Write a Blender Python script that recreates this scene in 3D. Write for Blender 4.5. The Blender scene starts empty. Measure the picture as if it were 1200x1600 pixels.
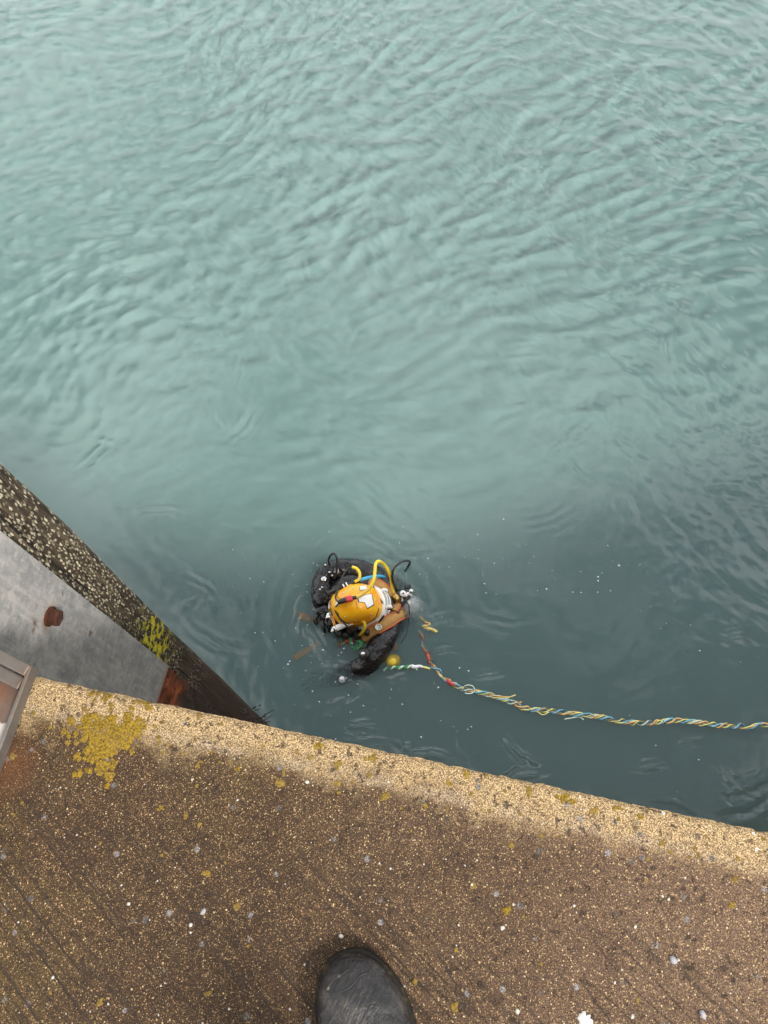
import bpy, bmesh, math, random
import numpy as np
from mathutils import Vector, Matrix, noise as mnoise

random.seed(7)
RNG = np.random.default_rng(11)
S = bpy.context.scene
COL = S.collection
R = math.radians

# ------------------------------------------------------------------ camera
ZQ = 3.45            # quay deck above the water (water is z = 0)
ZC = 4.60            # phone height above the water
FPX, W, H = 1200.0, 1200.0, 1600.0
OFF_NADIR, ROLL = R(23.4), R(-1.2)
fwd = Vector((0, math.sin(OFF_NADIR), -math.cos(OFF_NADIR)))
up0 = Vector((0, math.cos(OFF_NADIR), math.sin(OFF_NADIR)))
rt0 = Vector((1, 0, 0))
cam_rt = rt0 * math.cos(ROLL) + up0 * math.sin(ROLL)
cam_up = -rt0 * math.sin(ROLL) + up0 * math.cos(ROLL)
cd = bpy.data.cameras.new('camera')
cam = bpy.data.objects.new('camera', cd); COL.objects.link(cam)
cam.matrix_world = Matrix((
    (cam_rt.x, cam_up.x, -fwd.x, 0), (cam_rt.y, cam_up.y, -fwd.y, 0),
    (cam_rt.z, cam_up.z, -fwd.z, ZC), (0, 0, 0, 1)))
cd.sensor_fit = 'VERTICAL'; cd.sensor_height = 24.0; cd.lens = 24.0 * FPX / H
cd.clip_start = 0.02; cd.clip_end = 500
S.camera = cam

def P(u, v, z):
    d = fwd + cam_rt * ((u - W / 2) / FPX) - cam_up * ((v - H / 2) / FPX)
    return Vector((0, 0, ZC)) + d * ((z - ZC) / d.z)
def D(cx, cy, z):                     # the diver's surroundings, measured finer
    return P(440 + cx / 4, 820 + cy / 4, z)

# ------------------------------------------------------------------ light
SUN_EL, SUN_AZ = R(50), Vector((0.70, -0.714, 0)).normalized()
sun_dir = Vector((SUN_AZ.x * math.cos(SUN_EL), SUN_AZ.y * math.cos(SUN_EL), math.sin(SUN_EL)))
sl = bpy.data.lights.new('sun', 'SUN'); sl.energy = 5.0; sl.angle = R(13.0); sl.color = (1.0, 0.95, 0.87)
so = bpy.data.objects.new('sun', sl); COL.objects.link(so)
so.location = (5, -5, 12)
so.rotation_euler = (-sun_dir).to_track_quat('-Z', 'Y').to_euler()

world = bpy.data.worlds.new('World'); S.world = world; world.use_nodes = True
wn, wl = world.node_tree.nodes, world.node_tree.links
wn.clear()
wo = wn.new('ShaderNodeOutputWorld'); bg = wn.new('ShaderNodeBackground'); sky = wn.new('ShaderNodeTexSky')
sky.sky_type = 'NISHITA'; sky.sun_disc = False
sky.sun_elevation = SUN_EL; sky.sun_rotation = math.atan2(SUN_AZ.x, SUN_AZ.y)
sky.air_density = 1.2; sky.dust_density = 3.5
# a broken layer of thin bright cloud, laid out on a flat ceiling so that it closes up towards the horizon
tcw = wn.new('ShaderNodeTexCoord'); sx = wn.new('ShaderNodeSeparateXYZ'); wl.new(tcw.outputs['Generated'], sx.inputs[0])
def wmath(op, a, b):
    q = wn.new('ShaderNodeMath'); q.operation = op
    for i_, v_ in enumerate((a, b)):
        if isinstance(v_, bpy.types.NodeSocket): wl.new(v_, q.inputs[i_])
        else: q.inputs[i_].default_value = v_
    return q.outputs[0]
zz = wmath('ADD', wmath('MAXIMUM', sx.outputs[2], 0.0), 0.10)
cv = wn.new('ShaderNodeCombineXYZ'); wl.new(wmath('DIVIDE', sx.outputs[0], zz), cv.inputs[0]); wl.new(wmath('DIVIDE', sx.outputs[1], zz), cv.inputs[1])
cn = wn.new('ShaderNodeTexNoise'); cn.inputs['Scale'].default_value = 1.9; cn.inputs['Detail'].default_value = 4
wl.new(cv.outputs[0], cn.inputs['Vector'])
cover = wmath('ADD', cn.outputs['Fac'], wmath('MULTIPLY', wmath('SUBTRACT', 0.95, zz), 0.25))
crw = wn.new('ShaderNodeValToRGB'); crw.color_ramp.elements[0].position = 0.42; crw.color_ramp.elements[1].position = 0.57
crw.color_ramp.elements[0].color = (.15, .15, .15, 1); crw.color_ramp.elements[1].color = (1, 1, 1, 1)
wl.new(cover, crw.inputs['Fac'])
mx = wn.new('ShaderNodeMix'); mx.data_type = 'RGBA'
mx.inputs['B'].default_value = (23.0, 23.4, 23.7, 1)
wl.new(crw.outputs['Color'], mx.inputs['Factor']); wl.new(sky.outputs['Color'], mx.inputs['A'])
wl.new(mx.outputs['Result'], bg.inputs['Color']); wl.new(bg.outputs['Background'], wo.inputs['Surface'])
bg.inputs['Strength'].default_value = 0.076

vs = S.view_settings
vs.view_transform = 'Standard'; vs.look = 'None'; vs.gamma = 1; vs.use_curve_mapping = False; vs.exposure = 0.28
S.render.engine = 'CYCLES'
cy = S.cycles
cy.use_denoising = True; cy.denoising_prefilter = 'ACCURATE'
cy.use_adaptive_sampling = True; cy.adaptive_threshold = 0.025; cy.adaptive_min_samples = 16
cy.max_bounces = 8; cy.diffuse_bounces = 3; cy.glossy_bounces = 3; cy.transmission_bounces = 4
cy.volume_bounces = 1; cy.transparent_max_bounces = 16
cy.caustics_reflective = False; cy.caustics_refractive = False
cy.sample_clamp_indirect = 6

# ------------------------------------------------------------------ helpers
def tag(o, label=None, cat=None, group=None, kind=None):
    if label: o['label'] = label
    if cat: o['category'] = cat
    if group: o['group'] = group
    if kind: o['kind'] = kind
    return o
def link(name, me, mat=None, parent=None, smooth=True):
    o = bpy.data.objects.new(name, me); COL.objects.link(o)
    if mat: me.materials.append(mat)
    if smooth:
        me.polygons.foreach_set('use_smooth', [True] * len(me.polygons))
    if parent: o.parent = parent; o.matrix_parent_inverse = parent.matrix_world.inverted()
    return o
def empty(name, loc):
    o = bpy.data.objects.new(name, None); COL.objects.link(o); o.location = loc
    o.empty_display_size = .1
    o.matrix_world = Matrix.Translation(loc)
    return o
def pym(name, v, f):
    me = bpy.data.meshes.new(name); me.from_pydata([tuple(p) for p in v], [], f); me.update(); return me
class MB:
    def __init__(s): s.v = []; s.f = []
    def add(s, v, f):
        n = len(s.v); s.v += [tuple(p) for p in v]; s.f += [tuple(i + n for i in q) for q in f]; return s
    def build(s, name, mat, parent=None, smooth=True):
        return link(name, pym(name, s.v, s.f), mat, parent, smooth)
    def tube(s, pts, r, seg=8, smooth=True, sub=6):
        pts = [Vector(p) for p in pts]
        if smooth and len(pts) > 2: pts, t = catmull(pts, sub)
        n = len(pts); rr = r if callable(r) else (lambda q: r)
        tan = [(pts[min(i + 1, n - 1)] - pts[max(i - 1, 0)]).normalized() for i in range(n)]
        nv = tan[0].orthogonal().normalized(); V = []; F = []
        for i in range(n):
            nv = (nv - tan[i] * nv.dot(tan[i])).normalized(); b = tan[i].cross(nv)
            q = rr(i / (n - 1))
            for k in range(seg):
                a = 2 * math.pi * k / seg
                V.append(pts[i] + (nv * math.cos(a) + b * math.sin(a)) * q)
        for i in range(n - 1):
            for k in range(seg):
                F.append((i * seg + k, i * seg + (k + 1) % seg, (i + 1) * seg + (k + 1) % seg, (i + 1) * seg + k))
        F.append(tuple(range(seg))[::-1]); F.append(tuple((n - 1) * seg + k for k in range(seg)))
        return s.add(V, F)
    def lathe(s, prof, base, axis, seg=20, sx=1.0, xdir=None):
        axis = Vector(axis).normalized()
        a = (Vector(xdir) - axis * Vector(xdir).dot(axis)).normalized() if xdir else axis.orthogonal().normalized()
        b = axis.cross(a); V = []; F = []; n = len(prof)
        for (r, h) in prof:
            for k in range(seg):
                t = 2 * math.pi * k / seg
                V.append(Vector(base) + axis * h + a * (r * sx * math.cos(t)) + b * (r * math.sin(t)))
        for i in range(n - 1):
            for k in range(seg):
                F.append((i * seg + k, i * seg + (k + 1) % seg, (i + 1) * seg + (k + 1) % seg, (i + 1) * seg + k))
        F.append(tuple(range(seg))[::-1]); F.append(tuple((n - 1) * seg + k for k in range(seg)))
        return s.add(V, F)
    def box(s, c, ax, ay, az, hx, hy, hz, bev=0.0):
        c = Vector(c); ax, ay, az = (Vector(q).normalized() for q in (ax, ay, az))
        bm = bmesh.new(); bmesh.ops.create_cube(bm, size=2.0)
        for v in bm.verts: v.co = Vector((v.co.x * hx, v.co.y * hy, v.co.z * hz))
        if bev: bmesh.ops.bevel(bm, geom=bm.edges[:], offset=bev, segments=2, affect='EDGES', profile=.5)
        bm.verts.index_update()
        s.add([c + ax * v.co.x + ay * v.co.y + az * v.co.z for v in bm.verts], [[v.index for v in f.verts] for f in bm.faces])
        bm.free(); return s
def catmull(p, sub):
    out = []; t = []; n = len(p)
    for i in range(n - 1):
        p0, p1, p2, p3 = p[max(i - 1, 0)], p[i], p[i + 1], p[min(i + 2, n - 1)]
        for k in range(sub):
            u = k / sub
            out.append(0.5 * ((2 * p1) + (p2 - p0) * u + (2 * p0 - 5 * p1 + 4 * p2 - p3) * u * u + (3 * p1 - p0 - 3 * p2 + p3) * u ** 3))
    out.append(p[-1].copy()); return out, t

# ---- node helper
class NT:
    def __init__(s, name):
        s.m = bpy.data.materials.new(name); s.m.use_nodes = True
        s.n = s.m.node_tree.nodes; s.l = s.m.node_tree.links; s.n.clear()
        s.out = s.n.new('ShaderNodeOutputMaterial')
    def node(s, t, **kw):
        q = s.n.new(t)
        for k, v in kw.items():
            if k in q.inputs: s.set(q.inputs[k], v)
            else: setattr(q, k, v)
        return q
    def set(s, sock, v):
        if isinstance(v, bpy.types.NodeSocket): s.l.new(v, sock)
        else:
            if isinstance(v, tuple) and len(v) == 3 and sock.type == 'RGBA': v = v + (1,)
            sock.default_value = v
    def math(s, op, a, b=0.0, c=None, clamp=False):
        q = s.n.new('ShaderNodeMath'); q.operation = op; q.use_clamp = clamp
        s.set(q.inputs[0], a); s.set(q.inputs[1], b)
        if c is not None: s.set(q.inputs[2], c)
        return q.outputs[0]
    def mix(s, f, a, b, blend='MIX'):
        q = s.n.new('ShaderNodeMix'); q.data_type = 'RGBA'; q.blend_type = blend
        s.set(q.inputs['Factor'], f); s.set(q.inputs['A'], a); s.set(q.inputs['B'], b)
        return q.outputs['Result']
    def noise(s, scale, vec, detail=4, rough=.55, dist=0):
        q = s.node('ShaderNodeTexNoise', Scale=scale, Detail=detail, Roughness=rough, Distortion=dist)
        if vec is not None: s.l.new(vec, q.inputs['Vector'])
        return q.outputs['Fac']
    def vor(s, scale, vec, feature='F1', rand=1.0):
        q = s.node('ShaderNodeTexVoronoi', feature=feature, Scale=scale, Randomness=rand)
        s.l.new(vec, q.inputs['Vector']); return q
    def ramp(s, f, stops, interp='LINEAR'):
        q = s.n.new('ShaderNodeValToRGB'); q.color_ramp.interpolation = interp
        e = q.color_ramp.elements
        while len(e) < len(stops): e.new(.5)
        for i, (p, c) in enumerate(stops):
            e[i].position = p
            e[i].color = (c, c, c, 1) if isinstance(c, (int, float)) else tuple(c) + (1,)
        s.set(q.inputs['Fac'], f); return q.outputs['Color']
    def step(s, f, a, b):
        q = s.n.new('ShaderNodeMapRange'); q.interpolation_type = 'SMOOTHSTEP'
        s.set(q.inputs['Value'], f); q.inputs['From Min'].default_value = a; q.inputs['From Max'].default_value = b
        return q.outputs['Result']
    def pos(s): return s.n.new('ShaderNodeNewGeometry').outputs['Position']
    def dot(s, vec, d):
        q = s.n.new('ShaderNodeVectorMath'); q.operation = 'DOT_PRODUCT'; s.l.new(vec, q.inputs[0]); q.inputs[1].default_value = d
        return q.outputs['Value']
    def dist(s, vec, p):
        q = s.n.new('ShaderNodeVectorMath'); q.operation = 'DISTANCE'; s.l.new(vec, q.inputs[0]); q.inputs[1].default_value = p
        return q.outputs['Value']
    def frame(s, vec, ex, ey, ez, sc=(1, 1, 1)):
        q = s.n.new('ShaderNodeCombineXYZ')
        for i, e in enumerate((ex, ey, ez)): s.l.new(s.math('MULTIPLY', s.dot(vec, tuple(e)), sc[i]), q.inputs[i])
        return q.outputs['Vector']
    def bump(s, h, strength=.5, dist=.002, normal=None):
        q = s.node('ShaderNodeBump', Strength=strength, Distance=dist)
        s.l.new(h, q.inputs['Height'])
        if normal is not None: s.l.new(normal, q.inputs['Normal'])
        return q.outputs['Normal']
    def bsdf(s, color, rough=.5, metal=0.0, normal=None, spec=.5, **kw):
        q = s.n.new('ShaderNodeBsdfPrincipled')
        s.set(q.inputs['Base Color'], color); s.set(q.inputs['Roughness'], rough); s.set(q.inputs['Metallic'], metal)
        s.set(q.inputs['Specular IOR Level'], spec)
        for k, v in kw.items(): s.set(q.inputs[k], v)
        if normal is not None: s.l.new(normal, q.inputs['Normal'])
        s.l.new(q.outputs['BSDF'], s.out.inputs['Surface']); return s.m

def simple(name, col, rough=.45, metal=0.0, var=.25, nscale=60, bump=.15, spec=.5, dirt=None, dirt_amt=.4):
    t = NT(name); p = t.pos()
    n = t.noise(nscale, p, 5, .6)
    c = t.mix(n, tuple(q * (1 - var) for q in col), tuple(min(1, q * (1 + var)) for q in col))
    if dirt:
        n2 = t.step(t.noise(nscale * .5, p, 6, .7), .50, .66)
        c = t.mix(t.math('MULTIPLY', n2, dirt_amt), c, dirt)
    return t.bsdf(c, t.math('ADD', t.math('MULTIPLY', n, .2), rough - .1), metal, t.bump(n, bump, .003), spec)

# quay edge frame: EN points out over the water, ES runs along the edge
_a, _b = P(50, 1055, ZQ), P(1200, 1300, ZQ)
ES = (_b - _a); ES.z = 0; ES.normalize()
EN = Vector((-ES.y, ES.x, 0))
E0 = EN.dot(_a)                                  # EN . p = E0 on the edge
_g0, _g1 = P(612, 1340, ZQ), P(730, 1465, ZQ)    # a broom groove
GD = (_g1 - _g0).normalized(); GN = Vector((-GD.y, GD.x, 0))

# ------------------------------------------------------------------ materials of the setting
def m_concrete():
    t = NT('broomed_concrete'); p = t.pos()
    d = t.math('SUBTRACT', E0, t.dot(p, tuple(EN)))            # metres back from the edge
    sgl = t.dot(p, tuple(ES))
    big = t.noise(4.0, p, 3, .6); mid = t.noise(26, p, 4, .65)
    wob = t.math('MULTIPLY', t.math('SUBTRACT', t.math('ADD', big, mid), 1.0), .10)
    dw = t.math('ADD', d, wob)
    edge = t.math('SUBTRACT', 1.0, t.step(dw, .016, .075))
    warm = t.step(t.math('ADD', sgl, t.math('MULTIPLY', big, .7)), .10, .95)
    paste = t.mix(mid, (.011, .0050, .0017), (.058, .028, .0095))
    paste = t.mix(warm, paste, t.mix(mid, (.060, .033, .021), (.160, .098, .064)))  # hue shifts brown to pink; darker left paints in the boot wearer's shadow
    olive = t.math('MULTIPLY', t.step(t.math('ADD', big, t.math('MULTIPLY', sgl, -.55)), .58, .92), .60)
    paste = t.mix(olive, paste, (.090, .062, .012))
    paste = t.mix(t.math('MULTIPLY', edge, .90), paste, t.mix(mid, (.30, .20, .092), (.60, .44, .24)))
    dens = t.math('ADD', t.math('MULTIPLY', t.math('ADD', big, mid), .22), t.math('ADD', t.math('MULTIPLY', edge, .20), t.math('MULTIPLY', warm, .12)))
    streak = t.math('MULTIPLY', t.math('SUBTRACT', 1.0, t.step(t.math('ABSOLUTE', t.math('SUBTRACT', t.math('ADD', d, t.math('MULTIPLY', wob, .22)), .046)), .002, .013)), t.step(mid, .40, .58))
    paste = t.mix(t.math('MULTIPLY', streak, .30), paste, (.60, .48, .33))
    col = paste; hgt = None
    for sc, thr, ca, cb in ((900, .78, (.075, .041, .016), (.21, .125, .054)), (640, .94, (.12, .070, .030), (.38, .25, .12)), (420, 1.14, (.15, .094, .042), (.50, .365, .20)), (150, 1.50, (.46, .38, .30), (.92, .88, .82))):
        v = t.vor(sc, p); sep = t.n.new('ShaderNodeSeparateColor'); t.l.new(v.outputs['Color'], sep.inputs[0])
        on = t.math('GREATER_THAN', t.math('ADD', sep.outputs[0], dens), thr)
        m = t.math('MULTIPLY', on, t.math('LESS_THAN', v.outputs['Distance'], t.math('ADD', .30, t.math('MULTIPLY', sep.outputs[2], .25))))
        col = t.mix(m, col, t.mix(sep.outputs[1], ca, cb))
        hgt = m if hgt is None else t.math('ADD', hgt, m)
    v = t.vor(64, p); sep = t.n.new('ShaderNodeSeparateColor'); t.l.new(v.outputs['Color'], sep.inputs[0])
    m = t.math('MULTIPLY', t.math('GREATER_THAN', sep.outputs[0], .90), t.math('SUBTRACT', 1.0, t.step(v.outputs['Distance'], .16, .34)))
    col = t.mix(t.math('MULTIPLY', m, .8), col, t.mix(sep.outputs[1], (.035, .028, .025), (.24, .23, .23)))
    fine = t.step(t.noise(480, p, 1, .5), .52, .40)
    col = t.mix(t.math('MULTIPLY', fine, .55), col, (.016, .009, .005))  # shadow between the grains painted in as fine dark speckle
    pit = t.step(t.noise(95, p, 2, .6), .60, .68)
    col = t.mix(t.math('MULTIPLY', pit, .75), col, (.022, .012, .006))
    g = t.noise(1.0, t.frame(p, GD, GN, (0, 0, 1), (1.1, 190.0, 1.1)), 3, .6)
    gm = t.math('MULTIPLY', t.step(t.math('SUBTRACT', big, t.math('MULTIPLY', sgl, .30)), .36, .56), t.step(d, .09, .2))
    gd = t.math('MULTIPLY', t.math('MULTIPLY', t.math('SUBTRACT', 1.0, t.step(g, .36, .47)), gm), .88)
    col = t.mix(gd, col, (.024, .014, .008))
    # a few deep drag marks of the broom
    g2 = t.noise(1.0, t.frame(p, GD, GN, (0, 0, 1), (2.2, 26.0, 2.2)), 1, .5)
    gl_ = t.math('MULTIPLY', t.math('SUBTRACT', 1.0, t.step(t.math('ABSOLUTE', t.math('SUBTRACT', g2, .60)), .004, .016)), t.step(d, .12, .2))
    col = t.mix(t.math('MULTIPLY', gl_, .55), col, (.018, .011, .007))
    hh = t.math('ADD', t.math('SUBTRACT', hgt, fine), t.math('MULTIPLY', t.math('MULTIPLY', g, gm), 2.5))
    hh = t.math('SUBTRACT', t.math('SUBTRACT', hh, t.math('MULTIPLY', pit, 1.0)), gl_)
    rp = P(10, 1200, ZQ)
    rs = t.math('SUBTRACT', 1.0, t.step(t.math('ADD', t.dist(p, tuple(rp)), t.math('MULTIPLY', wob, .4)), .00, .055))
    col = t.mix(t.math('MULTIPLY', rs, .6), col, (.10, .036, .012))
    return t.bsdf(col, .8, 0, t.bump(hh, .7, .0016), .3)

def m_water():
    t = NT('harbour_water')
    fr = t.node('ShaderNodeFresnel', IOR=1.52)
    gl = t.node('ShaderNodeBsdfGlossy', Roughness=.015); gl.inputs['Color'].default_value = (1, 1, 1, 1)
    tr = t.node('ShaderNodeBsdfTransparent')
    mx = t.node('ShaderNodeMixShader'); t.l.new(fr.outputs[0], mx.inputs[0]); t.l.new(tr.outputs[0], mx.inputs[1]); t.l.new(gl.outputs[0], mx.inputs[2])
    t.l.new(mx.outputs[0], t.out.inputs['Surface'])
    # silt: scatters teal, swallows red first
    sc = t.node('ShaderNodeVolumeScatter', Density=2.75, Anisotropy=-0.28); sc.inputs['Color'].default_value = (.66, 1.0, .94, 1)
    ab = t.node('ShaderNodeVolumeAbsorption', Density=2.0); ab.inputs['Color'].default_value = (.10, .58, .52, 1)
    ad = t.node('ShaderNodeAddShader'); t.l.new(sc.outputs[0], ad.inputs[0]); t.l.new(ab.outputs[0], ad.inputs[1])
    t.l.new(ad.outputs[0], t.out.inputs['Volume'])
    return t.m

def m_timber():
    t = NT('weathered_timber'); p = t.pos()
    gr = t.noise(1.0, t.frame(p, (1, 0, 0), (0, 1, 0), (0, 0, 1), (130, 130, 6)), 5, .65)
    cr = t.noise(1.0, t.frame(p, (1, 0, 0), (0, 1, 0), (0, 0, 1), (34, 34, 2.2)), 3, .5)
    c = t.ramp(gr, [(.32, (.006, .004, .003)), (.5, (.034, .024, .015)), (.75, (.12, .088, .058))])
    c = t.mix(t.math('SUBTRACT', 1.0, t.step(cr, .34, .41)), c, (.008, .006, .005))
    z = t.dot(p, (0, 0, 1))
    c = t.mix(t.step(t.math('ADD', z, t.math('MULTIPLY', gr, .5)), 2.6, 2.0), c, t.mix(gr, (.02, .012, .009), (.06, .038, .028)))
    # pale crusts thick above deck level, thinner below
    wv = t.n.new('ShaderNodeVectorMath'); wv.operation = 'ADD'; wnz = t.node('ShaderNodeTexNoise', Scale=1.4, Detail=3.0)
    fv = t.frame(p, (1, 0, 0), (0, 1, 0), (0, 0, 1), (190, 190, 66)); t.l.new(fv, wnz.inputs['Vector']); t.l.new(fv, wv.inputs[0]); t.l.new(wnz.outputs['Color'], wv.inputs[1])
    lv = t.vor(1.0, wv.outputs[0])
    sep = t.n.new('ShaderNodeSeparateColor'); t.l.new(lv.outputs['Color'], sep.inputs[0])
    dens = t.math('ADD', t.step(z, 1.7, 3.3), t.math('MULTIPLY', t.math('SUBTRACT', t.noise(14, p, 5, .7), .5), 3.4))
    on = t.math('GREATER_THAN', t.math('ADD', t.math('MULTIPLY', dens, .95), sep.outputs[0]), .96)
    m = t.math('MULTIPLY', on, t.math('SUBTRACT', 1.0, t.step(lv.outputs['Distance'], .30, .52)))
    m = t.math('MULTIPLY', m, t.step(z, 1.95, 2.3))
    c = t.mix(m, c, t.mix(sep.outputs[1], (.11, .09, .055), (.44, .39, .28)))
    # yellow green lichen patch
    lp = tuple(MOSS)
    md = t.dist(t.frame(p, (1, 0, 0), (0, 1, 0), (0, 0, 1), (1, 1, .5)), (lp[0], lp[1], lp[2] * .5))
    mm = t.math('MULTIPLY', t.math('SUBTRACT', 1.0, t.step(md, .02, .12)), t.step(t.math('ADD', t.noise(38, p, 5, .65), t.math('MULTIPLY', md, -1.2)), .44, .49))
    c = t.mix(mm, c, t.mix(sep.outputs[2], (.30, .27, .012), (.52, .44, .02)))
    hh = t.math('ADD', t.math('ADD', gr, t.math('MULTIPLY', t.step(cr, .34, .41), 1.6)), t.math('ADD', t.math('MULTIPLY', m, .8), mm))
    return t.bsdf(c, .82, 0, t.bump(hh, .8, .004), .25)

def m_galv(name='galvanised_steel', rusty=.0):
    t = NT(name); p = t.pos()
    v = t.vor(95, p); sep = t.n.new('ShaderNodeSeparateColor'); t.l.new(v.outputs['Color'], sep.inputs[0])
    n = t.noise(11, p, 6, .65); f = t.noise(240, p, 3, .6)
    st = t.noise(1.0, t.frame(p, (1, 0, 0), (0, 1, 0), (0, 0, 1), (75, 75, 9)), 4, .6)
    c = t.mix(t.step(n, .34, .66), (.19, .19, .195), (.31, .30, .29))
    c = t.mix(.22, c, t.mix(sep.outputs[0], (.12, .125, .135), (.52, .51, .50)))
    c = t.mix(t.math('MULTIPLY', t.step(st, .45, .7), .35), c, (.50, .46, .42))
    c = t.mix(t.math('MULTIPLY', t.step(f, .55, .75), .45), c, (.60, .57, .54))
    bp = tuple(BOLT)
    bd = t.math('ADD', t.dist(p, bp), t.math('MULTIPLY', t.math('SUBTRACT', t.noise(50, p, 4, .6), .5), .03))
    c = t.mix(t.math('MULTIPLY', t.math('SUBTRACT', 1.0, t.step(bd, .012, .034)), .6), c, (.30, .18, .11))
    rs = t.step(t.noise(16, p, 5, .6), .64 - rusty, .70 - rusty)
    c = t.mix(t.math('MULTIPLY', rs, .75), c, (.13, .050, .025))
    zb = t.dot(p, (0, 0, 1))
    eb = t.math('SUBTRACT', 1.0, t.step(t.math('ADD', zb, t.math('MULTIPLY', f, .03)), PLATE_Z0, PLATE_Z0 + .06))
    if not rusty: c = t.mix(t.math('MULTIPLY', eb, .8), c, (.22, .075, .025))
    return t.bsdf(c, .52, .35, t.bump(t.math('ADD', f, n), .3, .002), .5)

def m_rust(name='rusted_steel', dark=1.0):
    t = NT(name); p = t.pos()
    n = t.noise(18, p, 6, .65); f = t.noise(120, p, 4, .6)
    c = t.ramp(n, [(.30, (.020 * dark, .010 * dark, .007 * dark)), (.46, (.085 * dark, .022 * dark, .008 * dark)), (.58, (.21 * dark, .052 * dark, .014 * dark)), (.72, (.36 * dark, .12 * dark, .035 * dark))])
    c = t.mix(t.math('MULTIPLY', t.step(f, .5, .7), .5), c, (.06, .022, .012))
    zz_ = t.math('ADD', t.dot(p, (0, 0, 1)), t.math('MULTIPLY', n, .25))
    c = t.mix(t.step(zz_, PLATE_Z0 - .03, PLATE_Z0 - .16), c, t.mix(f, (.008, .006, .005), (.05, .032, .022)))
    return t.bsdf(c, .8, .0, t.bump(t.math('ADD', n, f), .8, .005), .3)

# ------------------------------------------------------------------ water
SHADE_BEND = Vector((1.75, (E0 - EN.x * 1.75) / EN.y, 0))
SHADE_ARM_END = Vector((14.0, SHADE_BEND.y + 12.25 * .285, 0))  # unseen bend and arm of the wall, added so their shadow darkens the water

def wave_height(X, Y):
    Z = np.zeros_like(X); rng = np.random.default_rng(5)
    calm = np.clip((Y - 1.3 + .45 * X) / 5.0, 0, 1) * .86 + .14
    gust = .75 + .25 * np.sin(.9 * X + .7 * np.sin(.8 * Y) + 1) * np.sin(1.1 * Y + .6 * np.sin(X) + 2)
    W0 = .06 * np.sin(1.7 * X + .9 * Y + 1.0) + .08 * np.sin(-1.1 * X + 2.3 * Y) + .05 * np.sin(3.9 * X + 2.8 * Y + .4)
    W1 = .06 * np.sin(1.3 * X - 1.9 * Y + 2.0) + .07 * np.sin(2.6 * X + 1.4 * Y + 4) + .04 * np.sin(4.4 * X - 3.1 * Y)
    for i in range(150):
        lam = .062 * (.50 / .062) ** rng.random()
        th = R(80) + rng.normal() * (.55 if lam > .25 else .85)
        k = 2 * math.pi / lam
        slope = .0215 * (1.0 if lam > .14 else 1.1) * (.6 if lam > .3 else 1.0)
        ph = k * ((X + W0) * math.cos(th) + (Y + W1) * math.sin(th)) + rng.random() * 6.283
        kk = min(5.0, .55 / lam)
        env = .5 + .5 * np.sin(kk * (.6 + rng.random()) * (X + W1) * math.cos(i) + kk * (.6 + rng.random()) * (Y + W0) * math.sin(i * 1.7) + i * 2.1)
        s = np.sin(ph)
        Z += slope / k * env * (np.exp(1.15 * s) - 1.3)
    Z *= calm * gust
    # stray packets of sharp ripples: thrown off by the wall, by the diver, and a few in the open
    c = D(500, 520, 0)
    for i in range(150):
        if i < 62: sx_ = rng.uniform(-.7, 2.6); d_ = abs(rng.normal()) * .28; p = ES * sx_ + EN * (E0 + .05 + d_); th = rng.normal() * .5 + math.atan2(EN.y, EN.x); L = rng.uniform(.04, .08); am = rng.uniform(.18, .45)
        elif i < 100: a = rng.random() * 6.283; r_ = rng.uniform(.24, .55); p = Vector((c.x + r_ * math.cos(a), c.y + r_ * math.sin(a), 0)); th = a + rng.normal() * .5; L = rng.uniform(.03, .06); am = rng.uniform(.15, .38)
        else: p = Vector((rng.uniform(-2, 2.8), rng.uniform(.7, 4.0), 0)); th = R(100) + rng.normal() * .7; L = rng.uniform(.035, .075); am = rng.uniform(.12, .34)
        u = (X - p.x) * math.cos(th) + (Y - p.y) * math.sin(th); v = -(X - p.x) * math.sin(th) + (Y - p.y) * math.cos(th)
        u = u + .22 * v * v / (L * 3) * rng.choice([-1, 1]) + .004 * np.sin(v * 40 + i) + .003 * np.sin(v * 95 + 2 * i)
        m = (np.abs(u) < L * 3.2) & (np.abs(v) < L * 6)
        if not m.any(): continue
        k = 2 * math.pi / (L * rng.uniform(.75, 1.3))
        Z[m] += am / k * np.sin(k * u[m] + rng.random() * 6) * np.exp(-(u[m] / (L * .75)) ** 2 - (v[m] / (L * rng.uniform(1.2, 2.2))) ** 2)
    r = np.hypot(X - c.x, Y - c.y)
    Z += .0009 * np.sin(r * 62 + 1.5 * np.sin(3 * X) + 1.2 * np.sin(4 * Y)) * np.exp(-((r - .30) / .28) ** 2)
    return Z

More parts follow.
